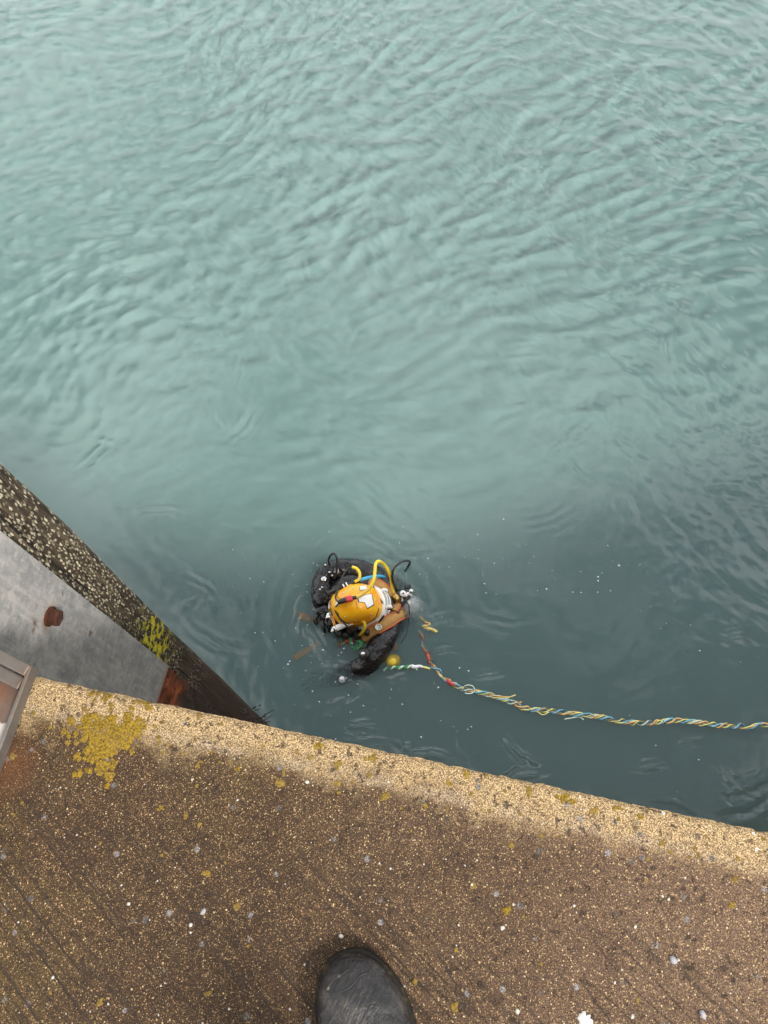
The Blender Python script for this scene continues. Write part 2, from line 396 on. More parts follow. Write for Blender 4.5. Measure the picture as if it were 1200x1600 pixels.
def build_water():
    def axis(lo, hi, step, far):
        a = np.arange(lo, hi + 1e-6, step); g = []
        q = step
        while (g[-1] if g else 0) < far: q *= 1.45; g.append((g[-1] if g else 0) + q)
        g = np.array(g); return np.concatenate([lo - g[::-1], a, hi + g])
    def axis2(lo, a0, a1, hi, fine, coarse, far):
        m = np.concatenate([np.arange(lo, a0, coarse), np.arange(a0, a1, fine), np.arange(a1, hi, coarse)]); g = []; q = coarse
        while (g[-1] if g else 0) < far: q *= 1.45; g.append((g[-1] if g else 0) + q)
        g = np.array(g); return np.concatenate([lo - g[::-1], m, m[-1] + g])
    xs, ys = axis2(-6.2, -1.5, 2.5, 6.2, .0095, .019, 60), axis2(.0, .05, 2.6, 10.5, .0095, .019, 60)
    X, Y = np.meshgrid(xs, ys); Z = wave_height(X, Y)
    fx = np.clip((7.0 - np.abs(X)) / .8, 0, 1) * np.clip((11.4 - Y) / .9, 0, 1) * np.clip((Y + .8) / .7, 0, 1)
    Z *= fx
    ny, nx = X.shape
    V = np.stack([X, Y, Z], -1).reshape(-1, 3)
    i = np.arange(ny * nx).reshape(ny, nx)
    F = np.stack([i[:-1, :-1], i[:-1, 1:], i[1:, 1:], i[1:, :-1]], -1).reshape(-1, 4)
    nb = len(V)
    Vb = V[[i[0, 0], i[0, -1], i[-1, -1], i[-1, 0]]].copy(); Vb[:, 2] = -9
    faces = F.tolist()
    rim = [i[0, :].tolist(), i[:, -1].tolist(), i[-1, ::-1].tolist(), i[::-1, 0].tolist()]
    for k in range(4):
        faces.append(rim[k][::-1] + [nb + k, nb + (k + 1) % 4])
    faces.append([nb + 3, nb + 2, nb + 1, nb])
    me = bpy.data.meshes.new('water'); me.from_pydata(np.concatenate([V, Vb]).tolist(), [], faces); me.update()
    o = link('water', me, m_water()); tag(o, kind='structure'); return o
build_water()
sb = MB().add([(-90, -90, -5.5), (90, -90, -5.5), (90, 90, -5.5), (-90, 90, -5.5)], [(0, 1, 2, 3)])
tag(sb.build('seabed', simple('mud', (.09, .08, .05), .9, nscale=3), smooth=False), kind='structure')

# ------------------------------------------------------------------ quay
def vnoise(x, y, sc, seed=0.0): return mnoise.noise(Vector((x * sc, y * sc, seed)))
NOSE = .009
def quay_z(s, d):
    """height of the deck d metres back from the edge, s metres along it"""
    w = d + .0015 * mnoise.noise(Vector((s * 6, 3.1, 0))) + .0020 * mnoise.noise(Vector((s * 60, 7.7, 0)))
    base = 0.0
    if w < NOSE:
        q = max(0.0, NOSE - w); base = -NOSE + math.sqrt(max(0.0, NOSE * NOSE - min(q, NOSE) ** 2))
    base += .0006 * max(0, .6 + mnoise.noise(Vector((s * 5, 8, 0)))) * math.exp(-((d - .055 - .012 * mnoise.noise(Vector((s * 9, 1, 0)))) / .006) ** 2) - .10 * max(0, .045 - d) ** 1.5      # shuttering line
    base += .0022 * mnoise.noise(Vector((s * 14, d * 14, 0))) + .0012 * mnoise.noise(Vector((s * 55, d * 55, 4)))
    base += .0010 * mnoise.noise(Vector((s * 140, d * 140, 9)))
    return ZQ + base
def quay_pt(s, d, lift=0.0):
    p = ES * s + EN * (E0 - d); p.z = quay_z(s, d) + lift; return p
def sd(p): return ES.dot(p), E0 - EN.dot(p)

def build_quay():
    ss = np.concatenate([np.arange(-.80, .80, .0040)])
    dd = np.concatenate([np.arange(0, .0695, .0025), np.arange(.07, .62, .0045)])
    V = []; ns, nd = len(ss), len(dd)
    for s in ss:
        for j, d in enumerate(dd):
            p = quay_pt(s, d)
            if j == 0: p += EN * (.0016 * mnoise.noise(Vector((s * 90, 2, 0))) + .0014 * mnoise.noise(Vector((s * 22, 5, 0))))
            V.append(p)
    F = [(i * nd + j, i * nd + j + 1, (i + 1) * nd + j + 1, (i + 1) * nd + j) for i in range(ns - 1) for j in range(nd - 1)]
    F = [f[::-1] for f in F]
    # wall face under the fine edge
    n0 = len(V)
    for s in ss:
        for z in (ZQ - .05, ZQ - .35, 1.5, -7):
            p = ES * s + EN * E0; V.append(Vector((p.x, p.y, z)))
    for i in range(ns - 1):
        F.append((i * nd, (i + 1) * nd, n0 + (i + 1) * 4, n0 + i * 4))
        for k in range(3): F.append((n0 + i * 4 + k, n0 + (i + 1) * 4 + k, n0 + (i + 1) * 4 + k + 1, n0 + i * 4 + k + 1))
    mb = MB().add(V, F)
    # the rest of the deck, out of sight: left run, right run with a bend added to shade the water, and behind
    def slab(pts, walls):
        n = len(pts); top = [Vector((p.x, p.y, ZQ)) for p in pts]; bot = [Vector((p.x, p.y, -7)) for p in pts]
        f = [tuple(range(n))] + [(k, n + k, n + (k + 1) % n, (k + 1) % n) for k in walls]
        mb.add(top + bot, f)
    e = lambda s, d: ES * s + EN * (E0 - d)
    s0, s1, d1 = ss[0], ss[-1], dd[-1]
    sB = ES.dot(SHADE_BEND)
    slab([e(s0, 0), e(-30, 0), e(-30, d1), e(s0, d1)], (0,))
    slab([e(s1, 0), e(s1, d1), SHADE_BEND - EN * d1, SHADE_BEND], (3,))
    slab([SHADE_BEND, SHADE_BEND - EN * d1, e(14, d1), SHADE_ARM_END], (3, 2))
    slab([e(-30, d1), e(-30, 14), e(14, 14), e(14, d1), SHADE_BEND - EN * d1, e(s1, d1), e(s0, d1)], ())
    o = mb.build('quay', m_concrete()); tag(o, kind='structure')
    return o
build_quay()

# ------------------------------------------------------------------ fender pile, its plate and the bracket
BOLT = P(72, 962, 3.245)
PLATE_Z0 = 2.50
MOSS = P(243, 1000, 2.62)
PT, PE = EN, ES                                   # t runs out from the quay, PE is the plate's normal
def pp(t, e, z): q = BOLT + PT * t + PE * e; return Vector((q.x, q.y, z))
def build_pile():
    root = empty('fender_pile', pp(0, -.1, 0))
    tag(root, 'dark weathered timber fender pile with lichen and bolted steel plate rising from the water', 'pile')
    # timber: a squared baulk with worn corners and long shakes
    nz, prof = 170, []
    hw, hd = .133, .11
    seg = 64
    for k in range(seg):
        a = 2 * math.pi * k / seg; c, s_ = math.cos(a), math.sin(a); q = 16
        r = (abs(c) ** q + abs(s_) ** q) ** (-1 / q); prof.append((c * r * hw, s_ * r * hd))
    V = []; F = []
    for i in range(nz):
        z = -1.2 + (3.93 + 1.2) * i / (nz - 1)
        for k, (x, y) in enumerate(prof):
            g = mnoise.noise(Vector((x * 75, y * 75, z * 3))) * .0035 + mnoise.noise(Vector((x * 20, y * 20, z * 1.6 + 5))) * .006
            g -= .010 * max(0, mnoise.noise(Vector((x * 46 + 9, y * 46, z * .9))) - .30)
            L = math.hypot(x, y); f = 1 + g / L
            V.append(pp(.038 + x * f, -.012 - hd + y * f, z))
    for i in range(nz - 1):
        for k in range(seg):
            F.append((i * seg + k, i * seg + (k + 1) % seg, (i + 1) * seg + (k + 1) % seg, (i + 1) * seg + k))
    F.append(tuple((nz - 1) * seg + k for k in range(seg)))
    MB().add(V, F).build('timber', m_timber(), root)
    galv = m_galv()
    zt = 3.80
    plate = MB().box(pp(-.045, 0, (PLATE_Z0 + zt) / 2), PT, PE, (0, 0, 1), .115, .006, (zt - PLATE_Z0) / 2, .002).build('steel_plate', galv, root, False)
    plate['label'] = 'grey galvanised steel plate'
    # rusted lower strap, its edge eaten ragged
    V = []; F = []; ni, nj = 26, 60
    for j in range(nj):
        z = PLATE_Z0 + .06 - j * .014
        for i in range(ni):
            t_ = -.16 + i * .0091
            if i == ni - 1: t_ += .010 * mnoise.noise(Vector((z * 22, 3, 1))) - .02 * max(0, (j - 36) / 24)
            V.append(pp(t_, -.005 + .007 * mnoise.noise(Vector((t_ * 28, z * 20, 0))) + .004 * mnoise.noise(Vector((t_ * 80, z * 50, 7))) - (.014 if j == nj - 1 else 0), z))
    for j in range(nj - 1):
        for i in range(ni - 1): F.append((j * ni + i, j * ni + i + 1, (j + 1) * ni + i + 1, (j + 1) * ni + i))
    MB().add(V, F).build('rusted_strap', m_rust(), root)['label'] = 'flaking orange rusted steel below the plate'
    bm_ = m_rust('rusted_bolt', .55)
    b = MB()
    b.lathe([(.0185, 0), (.0185, .005), (.012, .0055)], BOLT + PE * .006, PE, 28)
    wash = b.build('washer', bm_, plate, False)
    hx = MB().lathe([(.0155, .0), (.0165, .002), (.0165, .013), (.0140, .0155), (.008, .0157), (.006, .013), (.001, .013)], BOLT + PE * .0112, PE, 6)
    hx.build('bolt', bm_, plate, False)['label'] = 'rusty brown hexagonal bolt head'
    # weed tuft at the waterline side
    w = MB(); wb = P(392, 1118, 1.7)
    for k in range(30):
        a = wb + Vector((random.uniform(-.04, .05), random.uniform(-.05, .03), random.uniform(-.1, .05)))
        dr = Vector((random.uniform(-.2, 1), random.uniform(-.4, .6), random.uniform(-.6, .5))).normalized()
        n_ = Vector((random.uniform(-1, 1), random.uniform(-1, 1), random.uniform(-1, 1)))
        L = random.uniform(.015, .04)
        w.tube([a, a + dr * L * .5 + n_ * .006, a + dr * L + n_ * .014], lambda q: .0032 * (1 - .7 * q), 5, sub=3)
    w.build('seaweed_tuft', simple('dark_weed', (.020, .016, .008), .6, nscale=90), root)['kind'] = 'stuff'
    return root
build_pile()

def build_bracket():
    root = empty('steel_bracket', P(0, 1110, ZQ))
    tag(root, 'rusty galvanised steel tray bracket lying on the quay beside the lichen', 'bracket')
    g = simple('worn_grey_steel', (.105, .092, .080), .5, .3, var=.35, nscale=40, bump=.3, dirt=(.10, .055, .035), dirt_amt=.7)
    zt = ZQ + .026
    a, c, far = P(50, 1040, zt), P(-22, 1232, zt), P(-90, 968, zt)
    dirR, dirF = (c - a).normalized(), (far - a).normalized()
    low = lambda q, z: Vector((q.x, q.y, z))
    lenR, lenF = .34, .30
    nR = Vector((-dirR.y, dirR.x, 0)); nR = nR if nR.x > 0 else -nR
    nF = Vector((-dirF.y, dirF.x, 0)); nF = nF if nF.y > 0 else -nF
    MB().box(low(a + dirR * lenR / 2 - nR * .003, ZQ + .0135), dirR, nR, (0, 0, 1), lenR / 2, .0028, .0125, .001).build('side_rim', g, root, False)
    MB().box(low(a + dirF * lenF / 2 - nF * .009, ZQ + .015), dirF, nF, (0, 0, 1), lenF / 2, .0088, .0145, .003).build('top_rim', g, root, False)
    MB().box(low(a + dirF * lenF / 2 - nF * .029, ZQ + .011), dirF, nF, (0, 0, 1), lenF / 2 - .003, .010, .006, .003).build('inner_ledge', g, root, False)
    q = [a + dirR * .004 - nR * .006 - nF * .02, a + dirR * lenR - nR * .006, a + dirR * lenR + dirF * lenF, a + dirF * lenF - nF * .02]
    pl = MB().add([low(p, ZQ + .008) for p in q] + [low(p, ZQ + .003) for p in q], [(0, 1, 2, 3), (7, 6, 5, 4), (0, 4, 5, 1), (1, 5, 6, 2), (2, 6, 7, 3), (3, 7, 4, 0)])
    t = NT('stained_tray'); p = t.pos()
    st = t.step(t.math('ADD', t.dist(p, tuple(low(P(8, 1085, ZQ), ZQ))), t.math('MULTIPLY', t.math('SUBTRACT', t.noise(26, p, 4, .55), .5), .035)), .040, .043)
    n = t.noise(60, p, 5, .6)
    wet = t.mix(n, (.050, .027, .017), (.11, .064, .042)); rs = t.math('SUBTRACT', 1.0, t.step(t.dist(p, tuple(low(P(-6, 1085, ZQ), ZQ))), .005, .028))
    wet = t.mix(t.math('MULTIPLY', rs, .6), wet, (.15, .050, .016))
    c_ = t.mix(st, wet, t.mix(n, (.26, .23, .21), (.42, .38, .35)))
    pm = t.bsdf(c_, t.math('ADD', .15, t.math('MULTIPLY', st, .4)), .1, t.bump(n, .15, .002), .5)
    pl.build('base_plate', pm, root, False)['label'] = 'stained tray floor with a brown rusty puddle'
build_bracket()

# ------------------------------------------------------------------ things on the deck
from mathutils.bvhtree import BVHTree
CAMP = Vector((0, 0, ZC))
def bvh_of(obs):
    v = []; f = []
    for o in obs:
        n = len(v); mw = o.matrix_world if o.parent is None else o.parent.matrix_world @ o.matrix_parent_inverse
        v += [q.co.copy() for q in o.data.vertices]; f += [[i + n for i in p.vertices] for p in o.data.polygons]
    return BVHTree.FromPolygons(v, f)
def hit(bvh, u, v, lift=0.0):
    d = (fwd + cam_rt * ((u - W / 2) / FPX) - cam_up * ((v - H / 2) / FPX)).normalized()
    loc, nrm, idx, _ = bvh.ray_cast(CAMP, d)
    if loc is None: return None
    if nrm.dot(d) > 0: nrm = -nrm
    return loc + nrm * lift
def blob(mb, s, d, r, h, seg=14, rough=.28, aspect=1.0, seed=0.0):
    """a thin raised crust lying on the deck"""
    V = [quay_pt(s, d, h)]; F = []; rot = random.uniform(0, 6.28)
    for ring, (q, hh) in enumerate(((.62, h * .9), (.92, h * .8), (1.0, -.0006))):
        for k in range(seg):
            a = 2 * math.pi * k / seg
            w = r * q * (1 + rough * mnoise.noise(Vector((math.cos(a) * 1.6 + seed, math.sin(a) * 1.6, seed * 3))) + rough * .5 * mnoise.noise(Vector((math.cos(a) * 4 + seed, math.sin(a) * 4, 5))))
            x, y = w * math.cos(a) * aspect, w * math.sin(a)
            V.append(quay_pt(s + x * math.cos(rot) - y * math.sin(rot), max(.002, d + x * math.sin(rot) + y * math.cos(rot)), hh))
    for k in range(seg):
        k2 = (k + 1) % seg
        F.append((0, 1 + k, 1 + k2))
        for q in (0, 1): F.append((1 + q * seg + k, 1 + (q + 1) * seg + k, 1 + (q + 1) * seg + k2, 1 + q * seg + k2))
    mb.add(V, F)
def px_sd(u, v): return sd(P(u, v, ZQ))

def m_lichen(name, ca, cb, cc):
    t = NT(name); p = t.pos(); n = t.noise(330, p, 4, .65); b = t.noise(30, p, 3, .6)
    c = t.mix(t.step(n, .35, .65), ca, cb); c = t.mix(t.math('MULTIPLY', t.step(b, .5, .68), .65), c, cc)
    pit = t.step(t.noise(150, p, 3, .6), .58, .66); c = t.mix(t.math('MULTIPLY', pit, .6), c, (.10, .065, .02))
    return t.bsdf(c, .9, 0, t.bump(n, .9, .002), .2)
LICH = m_lichen('yellow_lichen', (.085, .050, .007), (.225, .145, .013), (.15, .095, .035))
LICH2 = m_lichen('pale_lichen', (.09, .056, .010), (.20, .132, .028), (.13, .085, .035))
lp = MB()
LC = [(168, 1158, 34), (150, 1140, 26), (186, 1142, 24), (150, 1178, 24), (135, 1130, 14), (160, 1195, 12), (214, 1138, 17), (193, 1150, 11)]
LO = [(205, 1153, 8), (113, 1126, 8), (100, 1144, 6), (107, 1150, 5), (105, 1161, 6), (119, 1148, 6), (120, 1162, 6), (121, 1182, 8), (122, 1208, 8), (137, 1204, 7),
      (158, 1207, 9), (170, 1210, 10), (166, 1226, 7), (206, 1174, 6), (248, 1152, 5), (176, 1196, 8), (148, 1119, 9), (172, 1122, 12), (198, 1122, 10)]
k = 0
for (u, v, r) in LC:
    s_, d_ = px_sd(u, v); blob(lp, s_, d_, r * .50 * .00098, .0003, 40, .9, 1.1, u * .37)
    for _ in range(int(r * r / 21)):
        a, q = random.uniform(0, 6.28), r * math.sqrt(random.random()) * random.uniform(.8, 1.05); k += 1
        s_, d_ = px_sd(u + q * math.cos(a), v + q * math.sin(a)); blob(lp, s_, d_, random.uniform(2.2, 5.6) * .00098, random.uniform(.0004, .0012), 11, .95, random.uniform(.8, 1.3), k * 1.7)
for (u, v, r) in LO:
    for _ in range(5):
        a, q = random.uniform(0, 6.28), r * .55 * math.sqrt(random.random()); k += 1
        s_, d_ = px_sd(u + q * math.cos(a), v + q * math.sin(a)); blob(lp, s_, d_, r * random.uniform(.35, .6) * .00098, random.uniform(.0003, .0008), 11, .9, 1.1, k * 1.7)
tag(lp.build('lichen_patch', LICH), 'large mustard yellow lichen patch on the quay next to the steel bracket', 'lichen')
ls = MB()
for k in range(170):
    if k < 90: s_, d_ = random.uniform(-.6, .62), random.uniform(.004, .075)
    else: s_, d_ = random.uniform(-.6, .62), random.uniform(.03, .5)
    r = random.choice((.0016, .0018, .0020, .0024, .003, .0042)) * random.uniform(.8, 1.2)
    if d_ < .09: r *= 1.15
    blob(ls, s_, d_, r, .0006, 11, .9, random.uniform(.8, 1.6), k * 2.3)
tag(ls.build('lichen_spots', LICH2), 'small dull yellow lichen spots dotted over the concrete', 'lichen', kind='stuff')
le = MB()
for k, (u, v, r) in enumerate([(150, 1084, 10), (164, 1087, 8), (215, 1096, 7), (228, 1100, 8), (205, 1106, 5), (880, 1246, 9), (893, 1253, 6), (968, 1262, 6), (930, 1265, 7), (1000, 1275, 5), (726, 1205, 6), (500, 1165, 6), (370, 1200, 5), (250, 1263, 6), (322, 1365, 6), (790, 1422, 7), (1144, 1414, 6), (700, 1222, 5)]):
    
    for _ in range(5):
        s_, d_ = px_sd(u + random.gauss(0, r * .5), v + random.gauss(0, r * .35)); blob(le, s_, max(d_, .004), r * random.uniform(.25, .6) * .00095, random.uniform(.0003, .0008), 11, .9, 1.3, k * 3.1 + _)
tag(le.build('lichen_crusts', LICH), 'bright orange yellow lichen crusts along the quay edge', 'lichen', kind='stuff')
# white shell grit trodden into the deck
gt = MB()
def stone(mb, s, d, r, flat=.55, seed=0):
    bm = bmesh.new(); bmesh.ops.create_icosphere(bm, subdivisions=1, radius=1.0)
    a = random.uniform(0, 6.28); c = quay_pt(s, d); ex = random.uniform(.6, 1.1)
    V = []
    for v in bm.verts:
        q = v.co * r * (1 + .35 * mnoise.noise(v.co * 1.3 + Vector((seed, seed * .7, 0))))
        x, y = q.x * ex, q.y
        V.append(c + Vector((x * math.cos(a) - y * math.sin(a), x * math.sin(a) + y * math.cos(a), q.z * flat + r * flat * .3)))
    bm.verts.index_update(); mb.add(V, [[v.index for v in f.verts] for f in bm.faces]); bm.free()
for k in range(330):
    s_, d_ = random.uniform(-.62, .64), random.uniform(.02, .52) ** 1.0
    stone(gt, s_, d_, random.choice((.0005, .0007, .0008, .0010, .0012, .0015)) * random.uniform(.8, 1.25), .5, k)
for (u, v, r) in [(480, 1222, .0052), (300, 1218, .003), (371, 1250, .003), (802, 1413, .003), (897, 1415, .0032), (201, 1412, .0045), (298, 1445, .0045), (298, 1457, .003), (785, 1450, .006), (737, 1382, .0032), (1035, 1400, .0032), (992, 1448, .0042), (83, 1527, .004), (476, 1507, .003), (533, 1463, .006), (1060, 1500, .003), (960, 1535, .003), (988, 1588, .005), (808, 1580, .005), (190, 1383, .003), (1045, 1405, .004)]:
    s_, d_ = px_sd(u, v); stone(gt, s_, d_, r * .68, .45, u)
tag(gt.build('gravel_grit', simple('white_grit', (.36, .33, .285), .7, var=.45, nscale=150)), 'tiny white stone and shell grit scattered on the concrete', 'gravel', kind='stuff')
bd = MB(); s_, d_ = px_sd(914, 1592)
blob(bd, s_, d_, .0072, .0012, 30, .8, 1.25, 4.2)
tag(bd.build('bird_dropping', simple('chalk_white', (.40, .39, .375), .8, var=.4, nscale=160, bump=.4)), 'white splat of bird dropping on the concrete near the bottom edge', 'dropping')
for (u, v, r, lab) in [(1052, 1500, .0070, 'smooth pale grey pebble set in the concrete, the larger one'), (1098, 1585, .0060, 'dull grey pebble set in the concrete near the bottom corner'), (318, 1424, .0058, 'dark grey pebble set in the brown concrete away from the edge')]:
    m = MB(); s_, d_ = px_sd(u, v); stone(m, s_, d_, r, .35, u)
    tag(m.build('pebble', simple('grey_pebble', (.22, .21, .22), .6, nscale=120)), lab, 'pebble', 'grey pebbles in the deck')

def build_boot():
    tip, back = P(545, 1489, ZQ + .02), P(586, 1680, ZQ + .02)
    ax = (back - tip); ax.z = 0; ax.normalize(); side = Vector((-ax.y, ax.x, 0)); side = side if side.x > 0 else -side
    z0 = ZQ + .002
    root = empty('rubber_boot', Vector((tip.x, tip.y, z0)) + ax * .15)
    tag(root, 'scuffed black rubber boot toe standing on the concrete', 'boot')
    def halfw(x):
        a = .0545 * math.sqrt(max(0, 1 - (1 - min(x / .085, 1)) ** 2.3))
        if x > .085: a = .0545 - .0105 * min(1, (x - .085) / .11) ** 1.3
        if x > .24: a *= math.sqrt(max(0, 1 - ((x - .24) / .066) ** 2))
        return a
    def cen(x): return .012 * math.sin(min(x, .2) / .2 * math.pi * .5) - .004      # toe swings inwards
    # upper: closed rings from toe to shaft
    V = []; F = []; seg = 40; rings = []
    for i in range(30):
        x = .0006 + .17 * (i / 29) ** 1.5
        rings.append((x, halfw(x) + .0, .016, .018 + .050 * math.sqrt(max(0, 1 - (1 - min(x / .07, 1)) ** 2)) + .035 * max(0, (x - .07) / .10) ** 1.4, 0))
    for (x, w, zl, zh, _) in rings:
        for k in range(seg):
            a = 2 * math.pi * k / seg; c, s_ = math.cos(a), math.sin(a)
            q = 2.6; r = (abs(c) ** q + abs(s_) ** q) ** (-1 / q)
            zz = (zl + zh) / 2 + (zh - zl) / 2 * s_ * r
            yy = w * c * r * (1 - .22 * max(0, s_) ** 2)
            V.append(Vector((tip.x, tip.y, z0)) + ax * x + side * (yy + cen(x)) + Vector((0, 0, zz)))
    nr = len(rings)
    for j in range(1, 16):                       # bend up into the shaft
        t = j / 15; ang = t * math.pi / 2; piv = Vector((.17, 0, .22))
        for k in range(seg):
            a = 2 * math.pi * k / seg; c, s_ = math.cos(a), math.sin(a); q = 2.6; r = (abs(c) ** q + abs(s_) ** q) ** (-1 / q)
            zz = (.016 + .103) / 2 + (.103 - .016) / 2 * s_ * r
            rad = (.22 - zz) * (1 + .12 * math.sin(ang)) ; yy = (.047 + .008 * t) * c * r
            V.append(Vector((tip.x, tip.y, z0)) + ax * (.17 + rad * math.sin(ang) * .72) + side * (yy + cen(.2)) + Vector((0, 0, max(.016, .22 - rad * math.cos(ang)))))
    for j in range(1, 8):
        base = V[(nr + 14) * seg:(nr + 15) * seg]
        for k in range(seg): V.append(base[k] + Vector((0, 0, .028 * j)) + side * .0008 * j * math.cos(2 * math.pi * k / seg))
    n = len(V) // seg
    for i in range(n - 1):
        for k in range(seg): F.append((i * seg + k, i * seg + (k + 1) % seg, (i + 1) * seg + (k + 1) % seg, (i + 1) * seg + k))
    F.append(tuple(range(seg)))
    t = NT('scuffed_rubber'); p = t.pos()
    n1 = t.noise(34, p, 5, .65); n2 = t.noise(1.0, t.frame(p, (.5, .86, 0), (-.86, .5, 0), (0, 0, 1), (30, 240, 60)), 4, .65); n3 = t.noise(90, p, 4, .6)
    c = t.mix(t.step(n1, .3, .7), (.008, .0072, .0075), (.028, .026, .026))
    c = t.mix(t.math('MULTIPLY', t.step(n2, .56, .72), .55), c, (.085, .076, .066))
    c = t.mix(t.math('MULTIPLY', t.step(n1, .52, .70), .40), c, (.075, .058, .042))
    v = t.vor(75, p); sp = t.n.new('ShaderNodeSeparateColor'); t.l.new(v.outputs['Color'], sp.inputs[0])
    m = t.math('MULTIPLY', t.math('GREATER_THAN', sp.outputs[0], .84), t.math('SUBTRACT', 1.0, t.step(t.math('ADD', v.outputs['Distance'], t.math('MULTIPLY', n3, .3)), .25, .38)))
    c = t.mix(t.math('MULTIPLY', m, .75), c, (.24, .19, .14))
    bm_ = t.bsdf(c, t.math('ADD', .26, t.math('MULTIPLY', n3, .35)), 0, t.bump(t.math('ADD', t.math('ADD', n1, t.math('MULTIPLY', n2, .5)), t.math('MULTIPLY', n3, .5)), .6, .008), .32)
    up = MB().add(V, F).build('upper', bm_, root)
    # sole with a raised welt
    V = []; F = []; out = []
    xs = [.302 * (1 - math.cos(math.pi * i / 40)) / 2 for i in range(41)]
    out = [(x, halfw(x)) for x in xs] + [(x, -halfw(x)) for x in xs[-2:0:-1]]
    m_ = len(out)
    for (gr, z) in ((.001, .0), (.0045, .004), (.0050, .014), (.0035, .0185), (.0055, .0205), (.0035, .024), (-.004, .025)):
        for k, (x, w) in enumerate(out):
            sg = 1 if w >= 0 else -1
            xo = -gr * 1.0 if x < .02 else 0
            if abs(w) < 1e-6: sg = 0
            V.append(Vector((tip.x, tip.y, z0 + z)) + ax * (x + xo * (1 - x / .02 if x < .02 else 0)) + side * (w + sg * gr + cen(x)))
    for i in range(6):
        for k in range(m_): F.append((i * m_ + k, i * m_ + (k + 1) % m_, (i + 1) * m_ + (k + 1) % m_, (i + 1) * m_ + k))
    F.append(tuple(range(m_))[::-1])
    MB().add(V, F).build('sole', simple('dark_sole', (.010, .008, .006), .75, spec=.15, nscale=80, dirt=(.09, .062, .025), dirt_amt=.6), root)
    bv = bvh_of([up])
    B = lambda x, y: (450 + x / 4.8, 1460 + y / 4.8)
    seam = MB()
    for line, r in (([(285, 430), (340, 440), (430, 415), (495, 370), (540, 315), (600, 295), (650, 320), (740, 420)], .0011), ([(300, 395), (350, 340), (420, 290), (470, 262), (560, 270)], .0008), ([(380, 200), (400, 290), (435, 400)], .0006), ([(300, 270), (420, 195), (560, 190), (650, 250)], .0007)):
        pts = [hit(bv, *B(*q), lift=.0002) for q in line]; pts = [q for q in pts if q is not None]
        if len(pts) > 2: seam.tube(pts, r * .65, 6, sub=8)
    seam.build('toe_seam', simple('worn_ridge', (.012, .011, .010), .5, nscale=120), up)
build_boot()

# ------------------------------------------------------------------ diver
def m_suit():
    t = NT('wet_black_drysuit'); p = t.pos()
    a = t.math('ABSOLUTE', t.math('SUBTRACT', t.noise(8, p, 1, .5, .8), .5)); b = t.noise(50, p, 4, .6); e = t.math('ABSOLUTE', t.math('SUBTRACT', t.noise(17, p, 1, .5, .6), .5))
    h = t.math('ADD', t.math('MULTIPLY', t.step(a, .0, .16), 1.0), t.math('ADD', t.math('MULTIPLY', t.step(e, .0, .14), .4), t.math('MULTIPLY', b, .15)))
    return t.bsdf(t.mix(b, (.004, .004, .005), (.012, .011, .013)), t.math('ADD', .16, t.math('MULTIPLY', b, .25)), 0, t.bump(h, .7, .0055), .45)
RUB = m_suit()
BLK = simple('black_rubber_hose', (.016, .016, .017), .38, nscale=80, bump=.1)
YEL = simple('yellow_hose_rubber', (.78, .56, .02), .42, var=.12, nscale=90, bump=.1)
PYEL = simple('faded_yellow_hose', (.74, .50, .10), .45, var=.2, nscale=70, bump=.1)
BLU = simple('blue_hose_rubber', (.05, .36, .66), .4, var=.15, nscale=90, bump=.1)
WHT = simple('white_plastic', (.84, .84, .83), .35, var=.08, nscale=90, bump=.1, dirt=(.55, .53, .50), dirt_amt=.3)
STL = simple('wet_steel', (.62, .62, .62), .25, 1.0, var=.2, nscale=110, bump=.2)
BRS = simple('brass', (.52, .34, .10), .30, 1.0, var=.25, nscale=80, bump=.2, dirt=(.20, .12, .04))
REDP = simple('red_connector', (.62, .035, .055), .4, var=.15, nscale=90, bump=.1)
WEB = simple('tan_webbing', (.47, .255, .075), .8, var=.35, nscale=240, bump=.6, dirt=(.20, .12, .05), dirt_amt=.6)
ORG = simple('orange_piping', (.62, .13, .045), .7, var=.2, nscale=160, bump=.3)

def m_shell():
    t = NT('yellow_fibreglass'); p = t.pos()
    n = t.noise(14, p, 4, .6); f = t.noise(120, p, 4, .65)
    c = t.mix(t.step(n, .35, .65), (.90, .36, .003), (.95, .50, .010))
    c = t.mix(t.math('MULTIPLY', t.step(f, .60, .72), .30), c, (.55, .24, .03))
    return t.bsdf(c, t.math('ADD', .28, t.math('MULTIPLY', f, .15)), 0, t.bump(n, .15, .006), .5, **{'Coat Weight': .3, 'Coat Roughness': .12})

